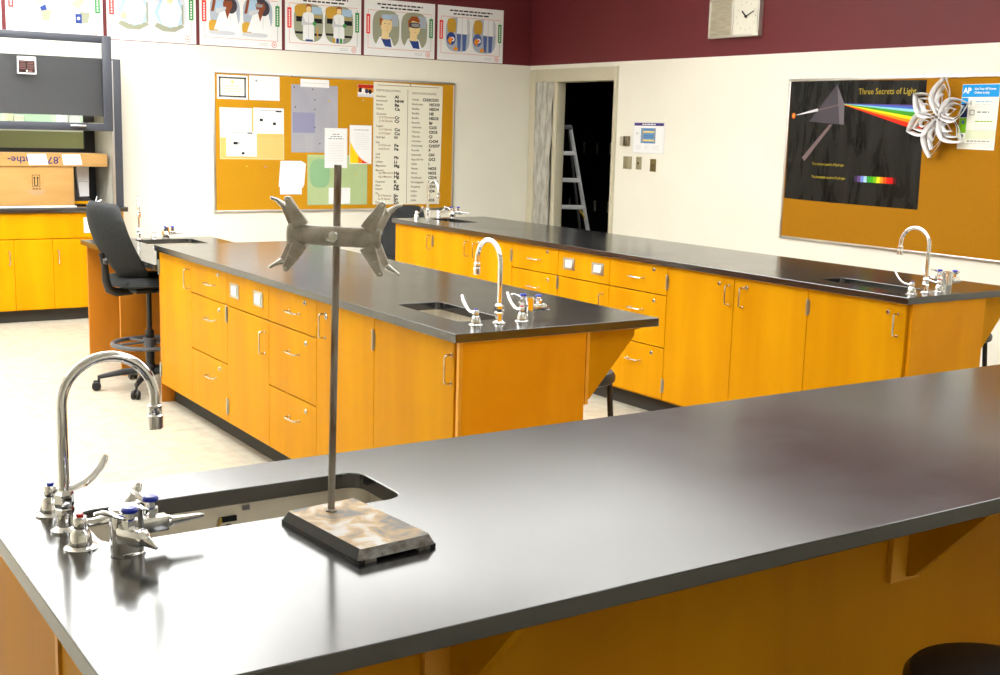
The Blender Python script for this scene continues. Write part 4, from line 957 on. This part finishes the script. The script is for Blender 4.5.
    for k, (x, z, c, lb) in enumerate(((4.04, 1.235, (.75, .55, .05), 'yellow push pin in bare cork below the peach sheet'), (4.215, 1.232, (.45, .2, .35), 'mauve push pin in bare cork below the peach sheet'), (5.175, 1.845, (.5, .45, .35), 'small pin below the colour photograph on the back board'), (4.47, 2.03, (.5, .2, .15), 'dark red push pin at the top frame of the back board'), (5.67, 2.005, (.1, .1, .1), 'black push pin at the top of the ion chart'))):
        p = MB(); p.lathe([(.0045, 0), (.0045, .003), (.003, .004), (.003, .009), (.006, .010), (.006, .013), (0, .0135)], 10, M=RX(PI/2)); o = p.build('push_pin', plain('pin %d' % k, c, .35), None, (x, YC-.0014*(k == 4), z)); tag(o, lb, 'pin', 'push pins on the back board')
back_papers()

def safety_posters():
    RD, GN = ink('label red', 235, 75, 70), ink('label green', 70, 150, 85); LR, LGN = ink('line red', 225, 140, 130), ink('line green', 130, 160, 140)
    SK1, SK2 = ink('light skin', 240, 215, 160), ink('brown skin', 140, 75, 45); HR1, HR2 = ink('auburn hair', 165, 85, 35), ink('dark hair', 70, 62, 70)
    BG, BG2, COAT, CS = ink('sage ground', 158, 160, 138), ink('steel ground', 175, 185, 200), ink('lab coat', 240, 242, 244), ink('coat shade', 205, 208, 215)
    BLU, OCH, SKY, NAV = ink('denim', 85, 105, 165), ink('ochre', 205, 160, 60), ink('sky', 170, 200, 225), ink('navy blue', 50, 70, 140)
    OR = ink('fire orange', 240, 150, 30)
    def base():
        S = Sheet(.745, .508, PAPER, .003); S.lay = 0
        S.rect(-.335, -.331, -.185, .155, LR); S.rect(-.335, .335, -.189, -.185, LR); S.rect(.331, .335, -.185, .135, LGN); S.rect(-.335, .335, .151, .155, LR)
        S.dashes(-.24, .24, .212, .013, K, 3); S.dashes(-.20, .20, .182, .013, K, 4)
        S.rect(-.352, -.312, -.06, .115, RD); S.rect(.312, .352, -.06, .115, GN); S.up()
        for z in range(7): S.rect(-.338, -.326, -.045+z*.021, -.031+z*.021, PAPER); S.rect(.326, .338, -.045+z*.021, -.031+z*.021, PAPER)
        S.dashes(.16, .24, -.212, .006, LG, 5); S.dashes(.16, .24, -.226, .006, LG, 6); S.ring(.30, -.218, .018, .024, LR); S.rect(.292, .308, -.224, -.212, LR)
        return S
    PX = (-.148, .150)
    def faces(S):
        for i, cx in enumerate(PX):
            S.lay = 1; S.blob(cx, -.005, .140, .165, BG, 3.2); S.lay = 2; S.rect(cx+.045, cx+.125, .02, .13, BG2); 
            S.lay = 3; S.poly([(cx-.115, -.175), (cx-.07, -.085), (cx-.02, -.065), (cx+.05, -.085), (cx+.09, -.175)], COAT); S.lay = 4; S.poly([(cx-.055, -.09), (cx-.01, -.165), (cx+.06, -.17), (cx+.045, -.095)], NAV); S.lay = 5
            S.poly([(cx-.045, -.10), (cx+.03, -.10), (cx+.03, -.03), (cx-.045, -.03)], SK1); S.ell(cx+.003, .03, .060, .085, SK1); S.lay = 6
            S.poly([(cx-.062, .02), (cx-.068, .08), (cx-.03, .125), (cx+.03, .125), (cx+.06, .09), (cx+.055, .07), (cx-.02, .085), (cx-.045, .06), (cx-.05, .02)], HR1); S.lay = 7
            z = .10 if i == 0 else .045; S.blob(cx+.005, z, .058, .026, BG2 if i == 0 else HR2, 3); S.lay = 8; S.blob(cx+.012, z, .044, .016, SKY if i == 0 else GY, 3)
            S.rect(cx-.02, cx-.004, .037, .042, HR2) if i == 0 else None; S.rect(cx+.022, cx+.038, .037, .042, HR2) if i == 0 else None; S.rect(cx-.002, cx+.026, -.020, -.016, ink('lip', 200, 130, 110)); S.poly([(cx+.008, .03), (cx+.016, .006), (cx+.006, .006)], ink('nose shade', 215, 185, 130))
    def aprons(S):
        for i, cx in enumerate(PX):
            S.lay = 1; S.blob(cx, -.01, .135, .160, BG2, 3.2); S.lay = 2; S.blob(cx-.07, .07, .05, .07, OCH, 3); S.blob(cx+.075, .07, .06, .08, CS, 3)
            S.lay = 3; S.poly([(cx-.01, -.005), (cx+.035, -.005), (cx+.03, -.16), (cx+.0, -.16)], BLU); S.poly([(cx+.05, -.005), (cx+.10, -.005), (cx+.09, -.16), (cx+.055, -.16)], BLU); S.poly([(cx-.012, 0), (cx+.105, 0), (cx+.10, .15), (cx-.005, .15)], COAT); S.rect(cx+.045, cx+.05, 0, .15, CS)
            S.ell(cx-.075, -.05, .050, .060, NAV if i == 0 else BLU); S.lay = 4; S.ell(cx-.06, -.055, .024, .022, PAPER); S.poly([(cx-.115, -.07), (cx-.09, -.03), (cx-.06, -.06), (cx-.08, -.11)], OR); S.poly([(cx-.05, -.14), (cx-.02, -.12), (cx+.01, -.145), (cx-.03, -.165)], OR); S.ell(cx-.06, -.055, .010, .010, RD)
    def coats(S):
        for i, cx in enumerate(PX):
            S.lay = 1; S.blob(cx, -.005, .142, .165, BG, 3.2); S.lay = 2; S.blob(cx-.06, .10, .075, .05, OCH, 3); S.rect(cx+.03, cx+.125, .075, .135, SKY); S.rect(cx-.12, cx-.05, .0, .045, K); S.rect(cx+.05, cx+.13, -.005, .035, K); S.rect(cx-.13, cx-.04, -.105, -.085, K); S.rect(cx+.05, cx+.13, -.115, -.095, K); S.rect(cx-.12, cx+.12, .045, .055, OCH)
            S.lay = 3; S.poly([(cx-.055, -.16), (cx-.055, .07), (cx-.02, .088), (cx+.02, .088), (cx+.05, .07), (cx+.055, -.16)], COAT); S.lay = 4; S.rect(cx-.003, cx+.002, -.15, .06, CS); S.ell(cx, .115, .024, .032, SK1); S.poly([(cx-.06, .06), (cx-.07, -.03), (cx+.04, -.02), (cx+.04, -.005), (cx-.03, .0)], CS)
            S.lay = 5; S.poly([(cx-.028, .10), (cx-.026, .145), (cx, .158), (cx+.026, .145), (cx+.028, .105), (cx+.018, .135), (cx-.018, .135)], HR1); S.ell(cx+.055, -.01, .018, .018, GN); S.lay = 6
            if i == 0: S.rect(cx-.03, cx+.04, -.165, -.150, NAV); S.rect(cx+.08, cx+.092, -.13, -.04, OCH)
            else:
                for k, c in enumerate((OCH, NAV, GN, GY)): S.blob(cx-.05+k*.035, -.145, .014, .022, c, 3)
    def drinker(S):
        for i, cx in enumerate(PX):
            S.lay = 1; S.blob(cx, .03, .135, .14, BG2, 3.0); S.lay = 2; S.blob(cx-.03, .10, .06, .07, SKY, 3); S.blob(cx-.10, -.09, .045, .05, OCH, 3); S.blob(cx-.03, -.145, .12, .018, CS, 3)
            S.lay = 3; S.poly([(cx-.10, -.12), (cx-.05, .02), (cx+.02, .05), (cx+.10, .04), (cx+.13, -.12)], COAT); S.ell(cx+.055, .085, .055, .065, HR2); S.lay = 4; S.ell(cx+.025, .095, .042, .052, SK2); S.poly([(cx+.0, .05), (cx+.05, .05), (cx+.02, -.03)], SK2)
            S.poly([(cx-.125, .03), (cx-.10, .145), (cx-.075, .15), (cx-.085, .09), (cx-.10, .03)], SK2); S.lay = 5; S.poly([(cx-.08, .055), (cx+.01, .075), (cx+.01, .055), (cx-.05, .02), (cx-.085, .02)], CS); S.ell(cx+.03, .145, .04, .022, HR2)
            if i == 1: S.blob(cx+.01, .105, .035, .014, GY, 3)
            S.rect(cx+.045, cx+.049, -.10, .0, CS)
    def sleeves(S):
        for i, cx in enumerate(PX):
            S.lay = 1; S.blob(cx, -.01, .14, .165, CS, 3.0); S.lay = 2; S.poly([(cx-.13, -.02), (cx-.06, .15), (cx+.06, .15), (cx+.12, .0), (cx+.08, -.13), (cx-.07, -.13)], SKY); S.lay = 3; S.poly([(cx-.10, -.02), (cx-.04, .13), (cx+.05, .13), (cx+.10, .0), (cx+.06, -.12), (cx-.06, -.12)], COAT); S.ell(cx-.085 if i == 0 else cx+.0, -.06 if i == 0 else .09, .025, .03, SK1)
            S.lay = 4; S.rect(cx-.002, cx+.002, -.11, .12, CS); S.poly([(cx-.135, -.13), (cx-.11, -.10), (cx+.0, -.135), (cx+.10, -.10), (cx+.12, -.12), (cx+.04, -.165), (cx-.06, -.165)], BG); S.rect(cx+.10, cx+.115, -.10, .06, BG); S.rect(cx+.02, cx+.06, -.12, -.105, COAT)
    def pouring(S):
        for i, cx in enumerate(PX):
            S.lay = 1; S.blob(cx-.02, .03, .12, .13, COAT, 3.0); S.lay = 2; S.poly([(cx-.10, .08), (cx-.06, .15), (cx-.03, .15), (cx-.05, .07)], OCH); S.rect(cx+.045, cx+.115, .06, .14, SKY); S.poly([(cx+.05, .06), (cx+.11, .06), (cx+.10, .02), (cx+.13, -.10), (cx+.10, -.15), (cx+.05, -.15), (cx+.03, -.11)], BG2)
            S.lay = 3; S.poly([(cx+.04, -.06), (cx+.12, -.06), (cx+.10, -.145), (cx+.05, -.145)], BG); S.poly([(cx-.03, .0), (cx+.04, .055), (cx+.08, .03), (cx+.03, -.04)], SK1); S.lay = 4
            if i == 0: S.poly([(cx+.03, -.045), (cx+.075, -.02), (cx+.085, -.06), (cx+.045, -.07)], NAV)
            else: S.rect(cx+.005, cx+.055, -.15, -.075, NAV); S.ell(cx+.03, -.11, .012, .012, PAPER)
    arts = [pouring, pouring, sleeves, drinker, coats, faces, aprons]
    lbs = ['laboratory safety poster cut off by the left picture edge above the fume hood', 'safety poster of hands pouring from flasks, above the fume hood', 'safety poster of lab coat sleeves, just right of the fume hood', 'safety poster of a woman in a lab coat drinking from glassware', 'safety poster of two people in lab coats before benches', 'safety poster of two faces with goggles', 'safety poster with blue jeans and splashes, rightmost of the row']
    for k, (art, lb) in enumerate(zip(arts, lbs)):
        S = base(); art(S); c = 6.338-(6-k)*.7765; z = 2.510
        o = S.build('safety_poster', None, (c, YB, z), 0); tag(o, lb, 'poster', 'laboratory safety posters')
safety_posters()

def light_poster():
    FILM = noisy('glossy black poster', (.004, .004, .0035), (.022, .021, .018), (9, 8, 2.2), (.2, .4), spec=.16, detail=4, lo=.35, hi=.7, bump=1., distort=.8)
    GOLD = ink('gold lettering', 190, 165, 50); PR, PR2 = ink('prism grey', 75, 70, 76), ink('prism edge', 110, 104, 108); BM, REF = ink('beam white', 225, 220, 225), ink('reflected beam', 120, 100, 100)
    t = thing('light_poster', 'large glossy black poster with a prism and rainbow, titled in gold', 'poster', (XC, 6.082, 1.590), RR)
    w, h = 1.250, .890
    S = Sheet(w, h, FILM, .0015, [(-w/2+.005, -h/2+.004), (-.2, -h/2-.001), (w/2, -h/2-.002), (w/2-.012, h/2-.012), (-.1, h/2-.002), (-w/2, h/2)]); S.build('sheet', t)
    U = lambda y: 6.082-y
    Zz = lambda z: z-1.590
    def art(fn, name):
        S = Sheet(.001, .001, FILM, .0002); S.t = .0022; fn(S); return S.build(name, t)
    def f1(S): S.text('Three Secrets of Light', U(6.050), Zz(1.950), .060, GOLD, sx=.93); S.text('The emission spectra of hydrogen', U(6.441), Zz(1.422), .027, GOLD, sx=.83, bold=.006); S.text('The absorption spectra of hydrogen', U(6.441), Zz(1.326), .027, GOLD, sx=.83, bold=.006)
    art(f1, 'lettering')
    def f2(S): S.poly([(U(6.252), Zz(2.007)), (U(6.500), Zz(1.735)), (U(6.170), Zz(1.715)), (U(6.17), Zz(1.86))], PR); S.up(); S.poly([(U(6.252), Zz(2.007)), (U(6.17), Zz(1.86)), (U(6.165), Zz(1.715)), (U(6.205), Zz(1.72))], PR2); S.poly([(U(6.42), Zz(1.825)), (U(6.42), Zz(1.815)), (U(6.19), Zz(1.86)), (U(6.19), Zz(1.868))], REF)
    art(f2, 'prism')
    def f3(S): S.poly([(U(6.63), Zz(1.785)), (U(6.63), Zz(1.780)), (U(6.415), Zz(1.812)), (U(6.425), Zz(1.832))], BM); S.poly([(U(6.300), Zz(1.715)), (U(6.27), Zz(1.715)), (U(6.52), Zz(1.440)), (U(6.55), Zz(1.465))], REF); S.ell(U(6.66), Zz(1.778), .018, .022, ink('sun orange', 225, 110, 30)); S.up(); S.ell(U(6.66), Zz(1.778), .010, .012, ink('sun core', 245, 160, 60))
    art(f3, 'light_beam')
    def f4(S):
        cols = [(95, 75, 150), (70, 110, 200), (150, 210, 225), (70, 160, 40), (240, 225, 30), (245, 150, 20), (220, 45, 20)]
        e = [1.855, 1.842, 1.822, 1.800, 1.765, 1.738, 1.712, 1.672]
        for k, c in enumerate(cols): S.poly([(U(6.185), Zz(1.868-.0012*k)), (U(6.185), Zz(1.868-.0012*(k+1))), (U(5.475), Zz(e[k+1])), (U(5.475), Zz(e[k]))], ink('spectrum %d' % k, *c))
    art(f4, 'rainbow')
    def f5(S):
        y0, y1 = 6.030, 5.655; cols = [(62, 45, 80), (100, 70, 125), (110, 130, 210), (165, 205, 225), (50, 150, 60), (60, 165, 20), (120, 185, 20), (235, 225, 30), (240, 150, 20), (225, 90, 15), (225, 30, 15), (215, 15, 15), (90, 20, 15)]
        n = len(cols)
        for k, c in enumerate(cols): a, b = y0+(y1-y0)*k/n, y0+(y1-y0)*(k+1)/n; S.rect(U(a), U(b), Zz(1.308), Zz(1.352), ink('band %d' % k, *c))
    art(f5, 'spectrum_strip')
light_poster()

def flyer_right():
    CY, NV, LM, CR = ink('cyan', 30, 150, 220), ink('deep navy', 30, 45, 85), ink('lime', 125, 185, 30), ink('flyer cream', 238, 236, 222)
    w, h = .285, .425; S = Sheet(w, h, CR, .0012, [(-w/2, -h/2+.002), (w/2-.004, -h/2-.002), (w/2+.002, h/2), (-w/2+.004, h/2-.002)])
    S.rect(-.137, .141, .128, .208, CY); S.rect(-.138, -.085, .085, .122, CY); S.rect(-.138, -.085, -.005, .085, NV); S.rect(-.139, -.085, -.105, -.008, LM); S.rect(-.085, .140, -.145, -.085, ink('pale lime', 222, 228, 195)); S.up()
    S.text('AP', -.128, .168, .050, PAPER, bold=.03); S.text('Get Your AP Scores', -.045, .180, .021, PAPER, bold=.02, sx=.92); S.text('Online in July', -.045, .156, .021, PAPER, bold=.02)
    S.rect(-.066, -.060, .075, .105, NV); S.dashes(-.03, .09, .098, .008, ink('pale blue text', 150, 190, 215), 70); S.dashes(-.03, .09, .078, .005, LG, 71); S.dashes(-.03, .06, .064, .005, LG, 72)
    S.frame(-.068, -.030, .010, .045, .005, GY); S.dashes(-.01, .08, .030, .010, GY, 73)
    S.dashes(-.02, .11, -.030, .007, LM, 74)
    for k in range(4): S.dashes(-.02, .11, -.048-k*.013, .004, LG, 75+k)
    S.dashes(-.07, .11, -.158, .008, GY, 79); S.dashes(-.10, .10, -.174, .006, LG, 80); S.dashes(.06, .13, -.195, .004, LG, 81)
    for k in range(3): S.ell(-.112, .055-.09*k, .012, .012, ink('soft %d' % k, 90, 120, 150), 12)
    put(S, 'score_flyer', 'white information flyer with a bright blue header right of the paper star', 'flyer', 4.900, 5.185, 1.566, 1.991, wall='r')
    # star
    t = thing('paper_star', 'white folded paper snowflake star hanging between black poster and blue flyer', 'paper star', (XR-.055, 5.322, 1.772), RR)
    PW = plain('folded white paper', (.84, .83, .83), .6, spec=.3)
    lens = {0: .275, 1: .255, 2: .265, 3: .275, 4: .255, 5: .255}
    for k in range(6):
        a = R(82-60*k); L = lens[k]; M = RY(-a)
        m = MB()
        for j, (x0, x1, hw, dy, bw) in enumerate(((.012, L, .086, -.012, .040), (.040, L*.80, .058, .016, .032), (.070, L*.58, .030, -.020, .026))):
            n = 28; V = []; F = []
            for i in range(n+1):
                s = i/n*2*PI; c = math.cos(s); x = (x0+x1)/2-(x1-x0)/2*c
                tpar = (1-c)/2; sgn = 1 if math.sin(s) >= 0 else -1
                wz = hw*math.sin(PI*min(1, tpar*1.0))**.85*(1.15-.35*tpar)*sgn if 0 < i < n else 0
                y = dy*math.sin(PI*tpar)
                inw = .55
                nx, nz = 0, -sgn*(1 if abs(wz) > 1e-6 else 0)
                V.append((x, y-bw*.5, wz)); V.append((x-(bw*.18 if tpar > .5 else -bw*.18)*0, y+bw*.5, wz+nz*min(bw*inw, abs(wz)*.75)))
            for i in range(n): F.append((2*i, 2*i+1, 2*i+3, 2*i+2))
            m.add(V, F, 0, False, M)
        # flat cut strips across the fold give the star its slots
        o = m.build('petal', PW, t, sharp=30)
        sd = o.modifiers.new('paper', 'SOLIDIFY'); sd.thickness = .0012
flyer_right()

def wall_fittings():
    # evacuation sign
    S = Sheet(.424, .272, PAPER, .003); S.frame(-.212, .212, -.136, .136, .003, LG); PU, MB_, YE = ink('plan purple', 70, 55, 120), ink('plan blue', 105, 150, 195), ink('plan yellow', 235, 210, 120)
    S.rect(-.200, .200, .105, .130, PU); S.rect(-.105, .095, -.048, .085, MB_); S.up(); S.dashes(-.09, .09, .1175, .010, PAPER, 90)
    S.rect(-.080, .080, .045, .060, YE); S.rect(-.080, .080, -.030, -.015, YE); S.rect(-.09, -.07, -.045, .08, GY); S.rect(.075, .09, -.045, .08, GY)
    for i in range(6):
        for z in (.068, .02, .005, -.042): S.rect(-.065+i*.023, -.048+i*.023, z-.004, z+.006, NVB)
    for k in range(3):
        S.dashes(-.17, -.10, -.070-.014*k, .004, LG, 91+k); S.dashes(-.05, .02, -.070-.014*k, .004, LG, 95+k); S.dashes(.05, .15, -.070-.014*k, .004, LG, 99+k)
    S.rect(-.175, -.14, .03, .045, LG)
    o = S.build('floor_plan_sign', None, on_right(8.372, 1.576), RR); tag(o, 'white evacuation floor plan with purple header on the wall right of the doorway', 'sign')
    BR = noisy('brushed tan switch plate', (.36, .32, .20), (.42, .38, .25), (40, 40, 4), (.3, .4), .6)
    for k, (y, z, w, h, lb) in enumerate(((8.650, 1.349, .117, .112, 'double metal wall plate nearest the doorway, left of two small plates'), (8.490, 1.350, .075, .112, 'single metal switch plate in the middle of three under the floor plan'), (8.294, 1.338, .075, .110, 'dark metal switch plate right of the other two plates'))):
        t = thing('switch_plate', lb, 'switch', on_right(y, z), RR, 'metal wall plates')
        m = MB(); m.box(-w/2, w/2, -.006, 0, -h/2, h/2, bev=.002); m.build('plate', BR if k < 2 else plain('dark bronze plate', (.20, .15, .06), .35, .7), t)
        if k: m = MB(); m.box(-.006, .006, -.014, -.006, -.012, .012, bev=.002); m.build('toggle', plain('brown toggle', (.12, .09, .05), .4), t)
        else:
            m = MB()
            for sz in (-.042, .042): m.lathe([(.004, 0), (.004, .002)], 8, M=T(0, -.006, sz) @ RX(PI/2))
            m.build('screw', NICKEL, t)
    t = thing('thermostat', 'small two-tone thermostat box left of the floor plan sign', 'thermostat', on_right(8.682, 1.542), RR)
    m = MB(); m.box(-.060, -.005, -.030, 0, -.040, .040, bev=.003); m.build('cover', plain('beige cover', (.50, .46, .36), .5), t)
    m = MB(); m.box(-.005, .055, -.036, 0, -.042, .044, bev=.003); m.build('body', plain('bronze cover', (.20, .16, .10), .4, .5), t); m = MB(); m.box(.010, .020, -.040, -.036, -.035, .036); m.build('slot', BLACK, t)
    # clock unit
    t = thing('wall_clock', 'square silver wall clock with a speaker grille beside it on the maroon wall', 'clock', on_right(7.343, 2.548), RR)
    SV = plain('silver frame', (.66, .64, .56), .3, .7); GRL = noisy('brushed speaker grille', (.46, .42, .30), (.60, .56, .43), (10, 4, 120), (.3, .4), .6); FC = plain('ivory clock face', (.78, .75, .64), .4)
    f = MB(); W, H, b = .285, .157, .020
    f.box(-W, W, -.05, 0, -H, -H+b, bev=.003); f.box(-W, W, -.05, 0, H-b, H, bev=.003); f.box(-W, -W+.012, -.05, 0, -H+b, H-b, bev=.003); f.box(W-b, W, -.05, 0, -H+b, H-b, bev=.003); f.box(-.030, -.008, -.05, 0, -H+b, H-b, bev=.003); f.build('frame', SV, t)
    g = MB(); g.box(-W+.012, -.030, -.036, -.002, -H+b, H-b); g.build('speaker_grille', GRL, t)
    c = MB(); c.box(-.008, W-b, -.036, -.002, -H+b, H-b); fc = c.build('clock_face', FC, t)
    cx = .130
    n = MB()
    for k in range(12):
        a = R(30*k); rr = .105; M = T(cx, -.0375, 0) @ RY(a) @ T(0, 0, rr); n.box(-.0025, .0025, 0, .001, -.007, .007, M=M)
    n.build('hour_mark', plain('faint mark', (.45, .42, .33), .5), fc)
    for ang, L, wd, nm in ((-47, .062, .006, 'hour_hand'), (68, .095, .004, 'minute_hand')):
        q = MB(); q.box(-wd, wd, -.0015, 0, -.018, L, M=T(cx, -.040, 0) @ RY(R(ang))); q.build(nm, K, fc)
    q = MB(); q.lathe([(.010, 0), (.010, .003), (0, .004)], 14, M=T(cx, -.040, 0) @ RX(PI/2)); q.build('hub', K, fc)
NVB = ink('plan rooms', 75, 115, 170)
wall_fittings()

# ------------------------------------------------------------------ light
def area(name, loc, sx, sy, e, col=(.975, .985, 1.0), rot=(0, 0, 0)):
    l = bpy.data.lights.new(name, 'AREA'); l.shape = 'RECTANGLE'; l.size = sx; l.size_y = sy; l.energy = e*.80; l.color = col
    o = bpy.data.objects.new(name, l); COL.objects.link(o); o.location = loc; o.rotation_euler = rot; return o
for x, y, e in ((2.2, 2.3, 26), (4.9, 2.3, 30), (1.2, 5.9, 8), (4.0, 5.7, 8), (0.6, 8.7, 16), (2.6, 8.6, 22), (6.0, 3.9, 10), (2.5, -1.3, 26)):  # the frontmost, at negative y, is an added fill for the front bench panels
    area('ceiling_lamp', (x, y, HC-.02), 1.2, 1.8, e)
for x, y, e in ((-1.2, 7.4, 130), (1.5, 8.8, 190), (1.3, 6.6, 240), (3.3, 7.2, 95), (5.4, 6.8, 55), (-1.2, 4.4, 60), (1.8, 4.4, 60), (4.9, 4.4, 80), (5.6, 1.8, 15)):
    area('ceiling_fill', (x, y, 2.6), 1.9, 1.9, e, rot=(PI, 0, 0))  # added lamps below the unseen ceiling, brightening it for fill and worktop reflections
l = bpy.data.lights.new('ladder_fill', 'SPOT'); l.energy = 60; l.spot_size = R(40); l.shadow_soft_size = .15  # added fill spot that brightens the ladder in the dark hall
o = bpy.data.objects.new('ladder_fill', l); COL.objects.link(o); o.location = (7.55, 9.0, 2.7)
o.rotation_euler = (Vector((8.0, 10.8, 1.0))-Vector(o.location)).to_track_quat('-Z', 'Y').to_euler()
area('prep_lamp', (2.5, 11.9, HC-.05), 1.8, .8, 150)
w = bpy.data.worlds.new('world'); scene.world = w; w.use_nodes = True
w.node_tree.nodes['Background'].inputs[0].default_value = (1, .97, .92, 1); w.node_tree.nodes['Background'].inputs[1].default_value = .05
scene.view_settings.view_transform = 'Standard'; scene.view_settings.look = 'None'; scene.view_settings.exposure = .05
scene.cycles.max_bounces = 8
